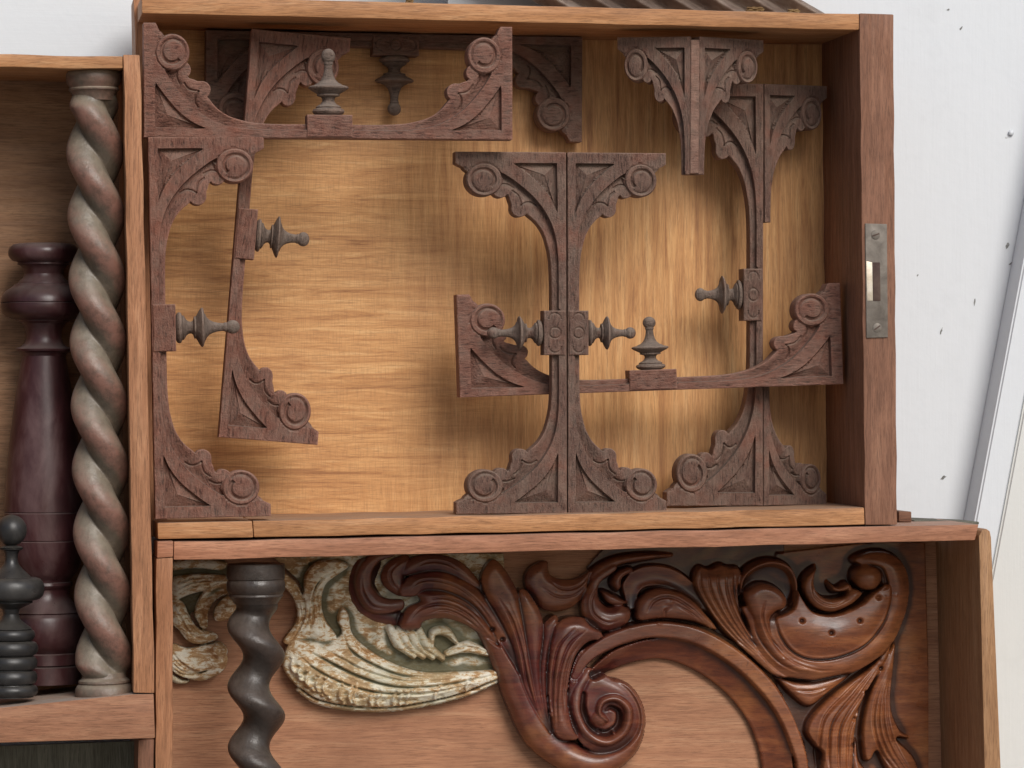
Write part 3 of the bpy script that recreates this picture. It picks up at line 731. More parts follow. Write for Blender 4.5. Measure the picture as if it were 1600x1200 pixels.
capC = [(0, 40), (0.6, 44), (2, 46), (24, 46), (25.5, 44.5), (27, 44.5), (28.5, 45.5), (34, 46.5), (42, 46), (47, 43.5), (48.5, 42), (50, 43), (52, 43), (54, 41), (58, 38), (64, 34)]
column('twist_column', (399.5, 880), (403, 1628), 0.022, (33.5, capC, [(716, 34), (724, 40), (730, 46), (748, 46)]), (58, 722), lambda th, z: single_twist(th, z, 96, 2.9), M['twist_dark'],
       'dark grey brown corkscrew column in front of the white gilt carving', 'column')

def turned(name, prof, top, bot, Y, mat, label, cat, parts):
    a = P(*top, Y); b = P(*bot, Y); ax = (b - a).normalized(); t = empty(name, b); tag(t, label, cat)
    v0 = top[1]
    for nm, i0, i1 in parts:
        seg = prof[i0:i1]
        bm = bmesh.new(); lathe(bm, [(z - v0, r) for z, r in seg], a - b, ax, 80, PX); from_bm(nm, bm, mat, t, smooth=32)
    return t
def bead(z0, z1, r0, r1, n=7):
    return [(z0 + (z1 - z0) * (0.5 - 0.5 * math.cos(math.pi * k / n)), r0 + (r1 - r0) * math.sin(math.pi * k / n)) for k in range(n + 1)]
mp = [(380, 30)] + bead(381, 409, 42, 55) + [(410, 40), (413, 41), (415, 36), (420, 32), (428, 30), (434, 32), (439, 38), (443, 40), (444, 45), (447, 47)] + [(449, 50), (454, 58), (461, 64), (468, 66.5), (472, 67), (473, 65.5), (474, 67)] + [(480, 68), (488, 66), (494, 60), (498, 50), (500, 41), (502, 40), (505, 34), (514, 28.5), (526, 27.5), (536, 30), (541, 35), (543, 42), (545, 44), (548, 43), (551, 37), (556, 34)]
nb = len(mp)
sp = spline([(556, 34), (575, 37), (610, 43), (660, 50), (720, 57), (770, 61), (798, 62.5)], 5)
mp += [tuple(x) for x in sp] + [(799, 61), (801, 62.8), (842, 63), (843.5, 61.5), (845, 63)]
mp += [tuple(x) for x in spline([(846, 63), (870, 60), (893, 50), (904, 41), (908, 39)], 5)] + [(909, 43), (913, 44), (916, 42), (920, 38), (930, 38), (940, 44), (950, 54), (954, 57), (955, 59), (957, 57)]
mp += [tuple(x) for x in spline([(957, 58), (965, 63), (985, 65), (1005, 60), (1018, 50)], 4)] + [(1020, 53), (1036, 54), (1038, 50), (1040, 56), (1066, 57)]
turned('turned_baluster', mp, (68, 380), (70, 1074), 0.0165, M['maroon'], 'dark red varnished baluster with vase shaped body behind the dusty twist column', 'baluster', [('head', 0, nb), ('body', nb - 1, len(mp))])
ep = [(803.5, 1)]
for k in range(1, 13):
    a_ = math.pi * 0.9 * k / 12; ep.append((828 - 24 * math.cos(a_), 24 * math.sin(a_)))
ep += [(852, 13), (854, 18), (857, 18), (859, 13), (864, 10.5), (872, 10), (880, 12), (888, 19), (895, 27), (899, 31), (900, 38)] + bead(900, 934, 40, 52) + [(935, 33), (938, 34), (940, 30), (948, 14), (956, 12), (964, 15), (972, 25), (976, 31), (978, 33)]
for z0, z1, r in ((979, 996, 38), (998, 1018, 43), (1020, 1040, 42), (1042, 1062, 42), (1064, 1080, 43)):
    ep += bead(z0, z1, r - 7, r, 6)
ep += [(1082, 36)]
turned('turned_finial', [(z, r * 0.98) for z, r in ep], (18, 803.5), (16, 1092), -0.030, M['ebony'], 'black ebonised finial with ball top standing in front of the red baluster', 'finial', [('ball', 0, 16), ('stem', 14, len(ep))])

# ------------------------------------------------------------------ relief carvings (leaf scrolls)
class Relief:
    def __init__(s, u0, u1, v0, v1, step, Yref):
        s.u = np.arange(u0, u1, step); s.v = np.arange(v0, v1, step); s.step = step
        s.U, s.V = np.meshgrid(s.u, s.v); s.h = np.zeros_like(s.U); s.m = np.full_like(s.U, -99.0); s.Yref = Yref
    def win(s, pts, pad):
        a = np.array(pts); i0 = np.searchsorted(s.v, a[:, 1].min() - pad); i1 = np.searchsorted(s.v, a[:, 1].max() + pad)
        j0 = np.searchsorted(s.u, a[:, 0].min() - pad); j1 = np.searchsorted(s.u, a[:, 0].max() + pad)
        return slice(i0, i1), slice(j0, j1)
    def stroke(s, pts, w, he, hc, prof='round', mode='over', k=3, blend=3.0, mask=True, soft=1.0):
        """pts: pixels; w: half widths; he: height at the edge, hc: at the crest (px units, lists or numbers)"""
        n = len(pts); c = spline(pts, 14)
        tt = np.linspace(0, n - 1, len(c))
        def arr(x): return np.interp(tt, np.linspace(0, n - 1, len(x)), x) if isinstance(x, (list, tuple)) else np.full(len(c), float(x))
        W, HE, HC = arr(w), arr(he), arr(hc)
        sl = s.win(c, W.max() + 4)
        U, V = s.U[sl], s.V[sl]
        if U.size == 0: return
        tg = np.gradient(c, axis=0); tg /= np.maximum(np.hypot(tg[:, 0], tg[:, 1]), 1e-9)[:, None]
        best = np.full(U.shape, 1e9); idx = np.zeros(U.shape, int)
        for i in range(len(c)):
            d = ((U - c[i, 0]) ** 2 + (V - c[i, 1]) ** 2) / max(W[i], 1.0) ** 2
            b = d < best; best[b] = d[b]; idx[b] = i
        dx = U - c[idx, 0]; dy = V - c[idx, 1]
        along = dx * tg[idx, 0] + dy * tg[idx, 1]; lat = -dx * tg[idx, 1] + dy * tg[idx, 0]
        end = ((idx == 0) & (along < 0)) | ((idx == len(c) - 1) & (along > 0))
        sd = np.where(end, np.sign(lat) * np.hypot(lat, along), lat); q = sd / np.maximum(W[idx], 0.5)
        aq = np.abs(q); inn = aq < 1; qc = np.clip(q, -1, 1); t = tt[idx] / (n - 1)
        if prof == 'round': p = np.sqrt(np.clip(1 - qc * qc, 0, 1))
        elif prof == 'soft': p = 1 - qc * qc
        elif prof == 'flute': p = (1 - np.abs(qc) ** 5) * (0.55 + 0.45 * np.abs(np.sin(np.pi * k * (qc + 1) / 2)))
        elif prof == 'vee': p = 1 - np.abs(qc)
        elif prof == 'cove': p = np.where(np.abs(qc) > 0.86, sstep(1 - np.abs(qc), 0, 0.14), 0.25 + 0.75 * np.clip(np.abs(qc) / 0.86, 0, 1) ** 2)
        elif prof == 'lrise': p = sstep(1 - np.abs(qc), 0, 0.12) * (0.12 + 0.88 * (1 - (qc + 1) / 2) ** 1.3)    # high on the side of negative q
        elif prof == 'rrise': p = sstep(1 - np.abs(qc), 0, 0.12) * (0.12 + 0.88 * ((qc + 1) / 2) ** 1.3)
        elif prof == 'flat': p = sstep(1 - np.abs(qc), 0, 0.25)
        elif prof == 'lip': p = np.sqrt(np.clip(1 - qc * qc, 0, 1)) * (0.75 + 0.25 * np.cos(qc * 2 * np.pi))
        val = HE[idx] + (HC[idx] - HE[idx]) * p
        cur = s.h[sl]; mm = s.m[sl]
        inner = (1 - aq) * W[idx]
        bl = np.clip(inner / max(blend, 1e-3), 0, 1)
        if mode == 'over': new = np.where(inn, np.where(mm > 0, cur * (1 - bl) + val * bl, val), cur)
        elif mode == 'max': new = np.where(inn, np.maximum(cur, val), cur)
        elif mode == 'add': new = np.where(inn, cur + val, cur)
        s.h[sl] = new
        if mask and mode != 'add': s.m[sl] = np.maximum(mm, inner)
    def plate(s, poly, h):
        q = np.stack([s.U.ravel(), s.V.ravel()], 1); ins = inside(q, poly).reshape(s.U.shape)
        sl = s.win(poly, 4); U = s.U[sl]; V = s.V[sl]
        d = seg_dist(np.stack([U.ravel(), V.ravel()], 1), poly, True).reshape(U.shape)
        sd = np.where(ins[sl], d, -d)
        s.h[sl] = np.where(ins[sl], np.maximum(s.h[sl], h), s.h[sl]); s.m[sl] = np.maximum(s.m[sl], sd)
    def build(s, name, mat, base, parent=None, smooth=2, low=None):
        h = s.h.copy()
        for _ in range(smooth):
            p = np.pad(h, 1, mode='edge'); inn = s.m > 2
            a = (p[1:-1, 1:-1] * 4 + p[:-2, 1:-1] + p[2:, 1:-1] + p[1:-1, :-2] + p[1:-1, 2:]) / 8
            h = np.where(inn, a, h)
        # local height relative to the surroundings: hollows get old polish, dirt and painted shade
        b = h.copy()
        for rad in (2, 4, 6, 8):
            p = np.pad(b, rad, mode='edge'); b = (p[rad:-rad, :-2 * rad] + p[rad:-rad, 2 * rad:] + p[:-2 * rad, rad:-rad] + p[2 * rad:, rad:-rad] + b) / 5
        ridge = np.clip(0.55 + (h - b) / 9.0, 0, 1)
        if low: ridge = np.minimum(ridge, np.clip(0.1 + (h - low) / 10.0, 0, 1))  # darkens low levels: dirt, and painted shade on the mahogany backplate
        m = s.m; gy, gx = np.gradient(m, s.step); g2 = np.maximum(gx * gx + gy * gy, 0.15)
        outv = m <= 0
        mu = np.clip(-m * gx / g2, -1.5 * s.step, 1.5 * s.step); mv = np.clip(-m * gy / g2, -1.5 * s.step, 1.5 * s.step)
        U = np.where(outv, s.U + mu, s.U); V = np.where(outv, s.V + mv, s.V)
        # height of snapped outside verts: take the highest inner neighbour
        hi = np.where(outv, -1e9, h); p = np.pad(hi, 1, constant_values=-1e9)
        nb_ = np.max(np.stack([p[i:i + h.shape[0], j:j + h.shape[1]] for i in range(3) for j in range(3)]), 0)
        h = np.where(outv, np.maximum(nb_ - 1.0, 0), h)
        ok = m > 0; cell = (ok[:-1, :-1].astype(int) + ok[1:, :-1] + ok[:-1, 1:] + ok[1:, 1:]) >= 2
        ny, nx = h.shape; ids = np.arange(ny * nx).reshape(ny, nx)
        f = np.stack([ids[:-1, :-1], ids[1:, :-1], ids[1:, 1:], ids[:-1, 1:]], -1)[cell]
        used = np.unique(f); remap = np.full(ny * nx, -1); remap[used] = np.arange(len(used)); f = remap[f]
        X, Z = Pn(U.ravel()[used], V.ravel()[used], s.Yref); Yv = base - h.ravel()[used] * PX
        co = np.stack([X, Yv, Z], 1); rd = ridge.ravel()[used]
        # skirt round the edge
        e = np.concatenate([f[:, [0, 1]], f[:, [1, 2]], f[:, [2, 3]], f[:, [3, 0]]]); key = np.sort(e, 1); _, inv, cnt = np.unique(key, axis=0, return_inverse=True, return_counts=True)
        be = e[cnt[inv.ravel()] == 1]
        bvs = np.unique(be); r2 = np.full(len(co), -1); r2[bvs] = len(co) + np.arange(len(bvs)); low = co[bvs].copy(); low[:, 1] = base
        r3 = np.full(len(co), -1); r3[bvs] = len(co) + len(bvs) + np.arange(len(bvs))
        co2 = np.concatenate([co, co[bvs], low]); rd = np.concatenate([rd, np.full(2 * len(bvs), 0.35)])
        f = np.concatenate([f, np.stack([r2[be[:, 1]], r2[be[:, 0]], r3[be[:, 0]], r3[be[:, 1]]], 1)])
        me = bpy.data.meshes.new(name); me.vertices.add(len(co2)); me.vertices.foreach_set('co', co2.ravel().astype(np.float32))
        me.loops.add(len(f) * 4); me.loops.foreach_set('vertex_index', f.ravel().astype(np.int32))
        me.polygons.add(len(f)); me.polygons.foreach_set('loop_start', (np.arange(len(f)) * 4).astype(np.int32)); me.polygons.foreach_set('loop_total', np.full(len(f), 4, np.int32))
        me.polygons.foreach_set('use_smooth', np.ones(len(f), bool)); me.update(calc_edges=True); me.validate()
        at = me.attributes.new('ridge', 'FLOAT', 'POINT'); at.data.foreach_set('value', rd.astype(np.float32))
        return mesh_obj(name, me, mat, parent)

def mass(self, poly, he, hc, rad, n=5, blend=1.2, tilt=(0, 0)):
    """a filled shape bounded by a smooth closed outline, swelling from he at its edge to hc at rad px inside"""
    he = he + self.crisp * (hc - he)
    c = spline(poly, n, True); sl = self.win(c, 4); U, V = self.U[sl], self.V[sl]
    q = np.stack([U.ravel(), V.ravel()], 1)
    d = seg_dist(q, c, True).reshape(U.shape); ins = inside(q, c).reshape(U.shape)
    p = np.where(ins, np.sin(np.clip(d / rad, 0, 1) * np.pi / 2), 0)
    w_ = ins.astype(float); r_ = max(1, int(round(rad * 0.22 / self.step)))
    for _ in range(2):
        for ax in (0, 1):
            for arr_ in ('p', 'w'):
                a_ = p if arr_ == 'p' else w_
                pd = np.pad(a_, [(r_ + 1, r_) if k == ax else (0, 0) for k in (0, 1)], mode='edge'); cs = np.cumsum(pd, ax)
                n_ = a_.shape[ax]; hi = np.take(cs, range(2 * r_ + 1, 2 * r_ + 1 + n_), ax); lo_ = np.take(cs, range(0, n_), ax)
                if arr_ == 'p': p = (hi - lo_) / (2 * r_ + 1)
                else: w_ = (hi - lo_) / (2 * r_ + 1)
    p = p / np.maximum(w_, 0.2) * sstep(d, 0, 2.0)
    cen = c.mean(0); val = he + (hc - he) * p + tilt[0] * (U - cen[0]) + tilt[1] * (V - cen[1])
    bl = np.clip(d / blend, 0, 1); cur = self.h[sl]; mm = self.m[sl]
    self.h[sl] = np.where(ins, np.where(mm > 0, cur * (1 - bl) + val * bl, val), cur)
    self.m[sl] = np.maximum(mm, np.where(ins, d, -d))
def cut(self, pts, w=2.2, dep=4.0, lip=1.8):
    """an engraved line with a slightly raised shoulder"""
    m_ = [0.3] + [1.0] * (len(pts) - 2) + [0.2] if len(pts) > 2 else [1, 1]
    self.stroke(pts, [max(0.8, 2.6 * w * x) for x in m_], 0, [lip * x for x in m_], 'soft', mode='add')
    self.stroke(pts, [max(0.8, w * x) for x in m_], 0, [-(dep + lip) * x for x in m_], 'soft', mode='add')
Relief.mass = mass; Relief.cut = cut; Relief.crisp = 0.45
def conv(ox, oy, k):
    return lambda *a: [(ox + x / k, oy + y / k) for x, y in a]

# polished mahogany scroll carving
K = Relief(545, 1462, 850, 1300, 1.25, 0.078)
st = K.stroke
A = conv(780, 840, 2.2857); B = conv(540, 840, 3.3333)
K.plate(A((1010, 60), (1300, 26), (1545, 12), (1558, 500), (1562, 1050), (1140, 1050), (1110, 740), (1050, 640), (1000, 500), (900, 400), (960, 250)), 9)
K.plate(A((330, 110), (400, 30), (720, 24), (1040, 22), (1040, 470), (900, 405), (760, 325), (600, 300), (480, 330), (400, 320), (330, 250)), 6)  # kept low so painted shade darkens it under the rail
# left curl
K.mass(B((80, 120), (30, 230), (50, 350), (130, 430), (280, 470), (310, 400), (240, 350), (170, 250), (200, 120)), 6, 18, 12)
K.mass(B((240, 88), (130, 98), (68, 170), (58, 270), (100, 365), (180, 405), (300, 385), (310, 330), (220, 320), (155, 265), (148, 190), (190, 130), (260, 100)), 18, 34, 15)
K.mass(B((330, 95), (240, 125), (195, 190), (208, 255), (285, 308), (330, 280), (320, 200), (345, 140)), 16, 36, 12)
K.cut(B((300, 120), (240, 180), (250, 240), (290, 280)), 2.4, 5)
K.mass(B((310, 200), (318, 140), (380, 98), (500, 92), (610, 130), (690, 210), (740, 300), (660, 260), (520, 190), (400, 190)), 24, 38, 11)
# main stem down into the volute
st([(690, 930), (740, 945), (776, 985), (802, 1040), (822, 1095), (850, 1150), (900, 1188), (948, 1192), (985, 1165), (997, 1120), (980, 1082), (948, 1072), (922, 1090)],
   [18, 22, 26, 28, 28, 28, 24, 20, 18, 15, 13, 11, 9], 20, [42, 44, 46, 47, 48, 49, 50, 52, 52, 52, 50, 48, 46], 'round')
K.mass(B((285, 300), (310, 225), (400, 185), (520, 182), (650, 240), (740, 310), (830, 450), (900, 620), (940, 760), (860, 640), (760, 480), (640, 350), (520, 290), (420, 280), (360, 310)), 26, 45, 16)
# lower left fluted leaf
K.mass(B((290, 440), (330, 368), (398, 335), (378, 298), (430, 272), (530, 278), (650, 335), (740, 430), (812, 570), (740, 530), (620, 452), (510, 424), (415, 440), (395, 475), (335, 488), (296, 476)), 22, 44, 12)
for p in (((330, 440), (400, 370), (520, 350), (650, 410), (770, 540)), ((400, 410), (520, 380), (640, 430), (760, 530)), ((430, 320), (540, 318), (650, 370), (740, 460))):
    K.cut(B(*p), 2.4, 5)
K.cut(B((330, 300), (380, 235), (480, 225), (600, 265), (700, 350), (790, 480)), 2.0, 3.5)
K.cut(B((360, 160), (440, 128), (540, 140), (640, 205)), 2.2, 4); K.cut(B((90, 210), (100, 290), (150, 360), (250, 380)), 2.2, 4)
# upright petal and the long ribs
K.mass(B((780, 115), (735, 150), (712, 215), (730, 300), (800, 420), (870, 560), (920, 760), (985, 900), (1075, 1030), (1040, 880), (1010, 700), (965, 520), (905, 300), (840, 175)), 30, 54, 14)
K.cut(B((800, 320), (870, 440), (920, 600), (950, 760), (1000, 900)), 2.6, 6)
K.cut(B((850, 340), (905, 480), (945, 640), (975, 800)), 2.0, 4)
K.mass(B((905, 290), (955, 285), (1022, 400), (1036, 520), (1020, 700), (1040, 900), (1075, 1030), (1000, 880), (962, 700), (930, 500)), 34, 52, 12)
K.mass(B((1040, 450), (1095, 405), (1112, 450), (1066, 600), (1052, 800), (1080, 1020), (1036, 900), (1012, 700), (1030, 520)), 36, 50, 8)
K.mass(B((1105, 445), (1180, 412), (1262, 428), (1322, 478), (1342, 532), (1270, 540), (1205, 605), (1168, 720), (1155, 850), (1180, 960), (1215, 1040), (1150, 1060), (1085, 1020), (1060, 850), (1058, 650), (1075, 520)), 38, 62, 16, tilt=(-0.05, 0))
for p in (((1250, 480), (1160, 560), (1110, 700), (1095, 850), (1100, 980)), ((1190, 470), (1110, 560), (1080, 700), (1075, 850), (1085, 980)), ((1230, 530), (1160, 640), (1135, 780), (1135, 920))):
    K.cut(B(*p), 2.6, 6)
K.mass(B((1225, 600), (1300, 590), (1255, 690), (1215, 820), (1210, 950), (1250, 1060), (1190, 1010), (1162, 880), (1172, 740)), 34, 44, 10)
# volute: the inner turns rise to the eye
K.mass(B((1290, 700), (1380, 730), (1480, 790), (1540, 900), (1530, 1020), (1440, 1110), (1320, 1130), (1230, 1070), (1190, 960), (1210, 820)), 34, 46, 14)
st([(922, 1052), (905, 1080), (902, 1112), (918, 1146), (948, 1160), (976, 1142), (982, 1110), (964, 1092), (942, 1096), (936, 1114), (948, 1126)], [8, 10, 10, 9, 8, 8, 8, 7, 6, 5, 4], 34, [42, 46, 50, 54, 58, 58, 58, 58, 58, 58, 56], 'round', blend=2.0)
st([(914, 1085), (913, 1112), (926, 1138), (948, 1146), (966, 1134), (968, 1114), (956, 1106), (948, 1110)], [4, 6, 6, 6, 6, 5, 4, 2], 0, [-8, -14, -14, -14, -14, -14, -10, -5], 'soft', mode='add')
st([(936, 1122), (940, 1126)], [17, 14], 36, 54, 'soft', mode='max')
# arch: inner cove and outer rim
cv = [(930, 1056), (968, 1032), (1005, 1019), (1042, 1015), (1086, 1025), (1138, 1054), (1181, 1094), (1209, 1143), (1223, 1200), (1225, 1290)]
st(cv, [8, 15, 17, 18, 20, 22, 24, 24, 24, 24], 6, [28, 30, 32, 32, 32, 32, 32, 32, 32, 32], 'lrise')
rm = [(900, 1058), (918, 1028), (954, 1004), (998, 989), (1040, 985), (1092, 995), (1148, 1026), (1195, 1068), (1229, 1117), (1250, 1170), (1258, 1210), (1260, 1295)]
st(rm, [7, 11, 13, 13, 14, 14, 14, 14, 12, 11, 10, 10], 30, [40, 42, 42, 42, 42, 42, 42, 42, 42, 42, 42, 42], 'flat', blend=1.0)
# curls between the petal and the fan
K.mass(A((178, 86), (122, 108), (100, 152), (114, 206), (156, 254), (212, 268), (272, 250), (322, 200), (356, 140), (400, 92), (340, 116), (290, 148), (232, 152), (188, 132)), 16, 36, 14)
K.cut(A((180, 150), (230, 185), (290, 175), (350, 115)), 2.2, 5); K.cut(A((160, 180), (215, 212), (280, 205), (335, 150)), 2.0, 4)
K.mass(A((340, 118), (420, 72), (540, 58), (640, 66), (560, 80), (460, 100), (400, 130), (330, 200), (320, 180)), 14, 30, 8)
K.mass(A((420, 98), (350, 140), (304, 220), (308, 290), (350, 330), (410, 336), (470, 310), (480, 262), (440, 240), (395, 246), (366, 215), (372, 165), (430, 120)), 18, 42, 16)
K.cut(A((400, 140), (340, 210), (340, 270), (390, 305), (450, 290)), 2.2, 4)
K.mass(A((470, 105), (425, 125), (408, 165), (430, 195), (446, 180), (450, 150), (490, 118)), 20, 40, 8)
K.mass(A((372, 190), (385, 230), (420, 248), (470, 238), (440, 215), (410, 200)), 18, 38, 7)
K.mass(A((450, 165), (490, 118), (560, 100), (640, 115), (710, 165), (760, 235), (790, 300), (720, 250), (640, 195), (570, 180), (520, 195), (495, 260), (470, 260), (455, 210)), 30, 20, 14)
K.mass(A((502, 300), (500, 235), (538, 192), (600, 182), (680, 212), (742, 268), (790, 335), (700, 305), (590, 294)), 24, 46, 12)
for p in (((530, 270), (560, 225), (620, 215), (690, 255), (760, 320)), ((600, 290), (595, 262), (620, 250)), ((640, 245), (690, 270), (745, 315))):
    K.cut(A(*p), 2.4, 5.5)
# the fan of long flutes sweeping right
K.mass(A((706, 128), (728, 104), (760, 112), (800, 96), (832, 106), (866, 108), (876, 140), (862, 200), (884, 300), (940, 390), (1010, 450), (1100, 490), (1000, 500), (880, 402), (800, 325), (740, 235), (706, 170)), 22, 50, 22, tilt=(0, 0.06))
for k in range(5):
    f = k / 4.0
    K.cut(A((725 + 120 * f, 112 + 6 * f), (728 + 118 * f, 180 + 10 * f), (775 + 95 * f, 270 + 12 * f), (850 + 70 * f, 360 + 10 * f), (930 + 60 * f, 428 + 10 * f)), 2.4, 6)
# ring and bright petal of the hook
K.mass(A((872, 210), (882, 140), (930, 98), (990, 86), (1046, 112), (1070, 180), (1050, 250), (1010, 280), (960, 240), (900, 240)), 40, 26, 16)
st(A((866, 210), (880, 140), (930, 100), (990, 90), (1044, 116), (1066, 180), (1046, 244)), [3, 5, 6, 6, 6, 5, 3], 26, [40, 46, 50, 50, 48, 46, 42], 'round')
# outer roll of the shell
K.mass(A((1060, 290), (1075, 365), (1130, 402), (1205, 398), (1288, 358), (1342, 290), (1366, 210), (1356, 140), (1310, 110), (1270, 80), (1320, 52), (1390, 50), (1446, 84), (1474, 160), (1462, 270), (1406, 392), (1305, 472), (1200, 508), (1100, 512), (1010, 490), (930, 410), (890, 310), (880, 240)), 24, 56, 20, n=6)
K.cut(A((920, 250), (950, 350), (1020, 430), (1110, 470), (1200, 475)), 2.4, 5); K.cut(A((900, 260), (930, 360), (1000, 445), (1090, 492)), 2.0, 4)
# bowl
K.mass(A((985, 290), (1000, 345), (1040, 402), (1110, 434), (1205, 428), (1302, 386), (1370, 306), (1398, 215), (1388, 165), (1340, 190), (1290, 235), (1200, 272), (1122, 262), (1084, 215), (1068, 190), (1048, 250), (1010, 275)), 50, 66, 34)
K.cut(A((985, 290), (1000, 345), (1040, 402), (1110, 434), (1205, 428), (1302, 386), (1370, 306), (1396, 225)), 2.2, 4)
K.mass(A((878, 220), (890, 180), (935, 160), (990, 174), (1028, 215), (1020, 255), (985, 268), (965, 300), (985, 380), (1060, 448), (1160, 480), (1050, 470), (960, 400), (915, 300)), 42, 66, 12)
K.cut(A((945, 225), (935, 280), (960, 350), (1010, 410)), 2.6, 6)
# small hook and the end ball of the shell
K.mass(A((1146, 102), (1098, 138), (1088, 195), (1128, 252), (1192, 270), (1262, 242), (1304, 198), (1262, 182), (1230, 212), (1172, 216), (1134, 182), (1132, 138)), 38, 58, 14)
K.cut(A((1118, 160), (1130, 215), (1190, 242), (1262, 212)), 2.2, 5)
K.mass(A((1186, 158), (1200, 195), (1240, 196), (1270, 180), (1250, 160), (1215, 178)), 30, 48, 7)
st(A((1316, 142), (1322, 144)), [21, 21], 36, 70, 'round', blend=1.0)
K.cut(A((1310, 100), (1365, 110), (1385, 170), (1360, 190)), 2.6, 6)
# right hand leaves
K.mass(A((1004, 502), (1100, 515), (1270, 486), (1190, 560), (1120, 608), (1062, 572), (1024, 532)), 16, 34, 10)
K.cut(A((1040, 545), (1120, 552), (1210, 530)), 2.2, 4); K.cut(A((1120, 575), (1170, 555), (1220, 520)), 1.8, 3)
K.mass(A((1415, 372), (1330, 470), (1210, 556), (1128, 640), (1108, 700), (1142, 752), (1165, 780), (1160, 900), (1260, 900), (1282, 700), (1312, 580), (1384, 460)), 22, 46, 20)
for k in range(4):
    f = k / 3.0
    K.cut(A((1370 + 10 * f, 440 + 6 * f), (1255 + 60 * f, 550 + 25 * f), (1165 + 95 * f, 650 + 30 * f), (1150 + 100 * f, 770), (1160 + 90 * f, 860)), 2.6, 6)
K.mass(A((1424, 380), (1345, 530), (1308, 680), (1316, 790), (1340, 800), (1362, 768), (1395, 830), (1440, 920), (1520, 920), (1500, 800), (1432, 724), (1484, 722), (1444, 692), (1412, 600), (1424, 450)), 18, 42, 18)
for k in range(4):
    f = k / 3.0
    K.cut(A((1400 + 12 * f, 470), (1355 + 40 * f, 580), (1345 + 55 * f, 680), (1375 + 60 * f, 770), (1440 + 50 * f, 860)), 2.4, 6)
K.mass(A((1290, 720), (1300, 800), (1330, 850), (1310, 900), (1270, 880), (1275, 780)), 14, 30, 10)
for (u, v) in A((1076, 296), (1180, 339), (1282, 296), (1350, 214), (1372, 470), (1318, 555), (1278, 652), (1272, 745), (-20, 330), (15, 365)):
    st([(u, v), (u + 1, v)], [4, 4], 0, -8, 'soft', mode='add')
yy, xx = np.mgrid[0:K.h.shape[0], 0:K.h.shape[1]]
K.h += 0.35 * np.sin(xx * 0.11 + 3 * np.sin(yy * 0.05)) * np.sin(yy * 0.13 + 2 * np.sin(xx * 0.04))      # hand-cut unevenness
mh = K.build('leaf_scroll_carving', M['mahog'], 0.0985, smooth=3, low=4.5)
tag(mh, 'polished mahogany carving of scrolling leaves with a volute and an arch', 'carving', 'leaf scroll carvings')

# flaking white and gilt shell carving behind it
G = Relief(262, 812, 855, 1122, 1.25, 0.085)
st = G.stroke; C = conv(240, 840, 3.3333)
G.plate([(268, 872), (350, 866), (360, 900), (345, 925), (300, 960), (268, 985)], 6)
G.plate([(430, 872), (560, 866), (790, 866), (800, 1050), (760, 1072), (640, 1100), (520, 1095), (470, 1050), (490, 960), (470, 910)], 12)
# left piece
G.mass(C((95, 130), (220, 110), (380, 130), (360, 175), (220, 165), (95, 175)), 8, 20, 8)
G.mass(C((95, 220), (180, 195), (300, 190), (400, 210), (400, 260), (300, 280), (200, 300), (130, 330), (95, 330)), 8, 28, 14)
for k in range(3): G.cut(C((120, 300 - 30 * k), (220, 250 - 20 * k), (380, 235 - 12 * k)), 2.4, 6)
st(C((480, 215), (370, 262), (290, 310), (252, 390), (265, 460)), [6, 11, 12, 11, 6], 12, [26, 30, 32, 30, 22], 'cove')
G.mass(C((95, 340), (150, 330), (190, 400), (230, 470), (320, 500), (335, 530), (250, 560), (180, 540), (130, 480), (95, 450)), 10, 30, 12)
for k in range(3): G.cut(C((110 + 18 * k, 370 - 8 * k), (150 + 20 * k, 440 - 14 * k), (200 + 22 * k, 510 - 18 * k), (290, 535 - 14 * k)), 2.2, 6)
G.mass(C((95, 560), (180, 580), (280, 560), (350, 560), (388, 620), (370, 690), (300, 735), (220, 748), (95, 690)), 8, 36, 24)
for k in range(4): G.cut(C((98, 600 + 28 * k), (150, 660 + 18 * k), (230, 700 + 6 * k), (320, 690 - 8 * k)), 2.4, 6)
st(C((340, 590), (344, 594)), [13, 13], 24, 42, 'round'); st(C((340, 590), (344, 594)), [7, 7], 0, -7, 'soft', mode='add')
G.mass(C((95, 715), (150, 745), (190, 745), (180, 765), (130, 768), (95, 750)), 4, 18, 6)
G.mass(C((330, 360), (390, 305), (440, 340), (430, 400), (360, 438), (318, 425)), 12, 30, 12)
# neck with its spreading leaf
G.mass(C((680, 540), (740, 450), (752, 380), (720, 300), (650, 240), (600, 220), (660, 180), (740, 230), (780, 300), (790, 200), (850, 130), (960, 120), (1020, 150), (960, 200), (900, 250), (880, 340), (900, 430), (960, 520), (900, 560), (800, 540), (720, 560)), 14, 38, 20)
for p in (((720, 540), (775, 440), (785, 350), (750, 280), (690, 225)), ((800, 520), (830, 420), (830, 320), (870, 220), (960, 165)), ((860, 500), (860, 400), (850, 300), (900, 230)), ((750, 520), (800, 430), (805, 330)), ((905, 190), (880, 160), (840, 170))):
    G.cut(C(*p), 2.6, 7)
for p in (((705, 560), (760, 470), (770, 390), (745, 320)), ((830, 500), (810, 420), (820, 340), (850, 250), (910, 200)), ((890, 500), (880, 420), (865, 340)), ((930, 520), (890, 460), (885, 400)), ((640, 215), (700, 245), (740, 290))):
    G.cut(C(*p), 1.8, 4.5)
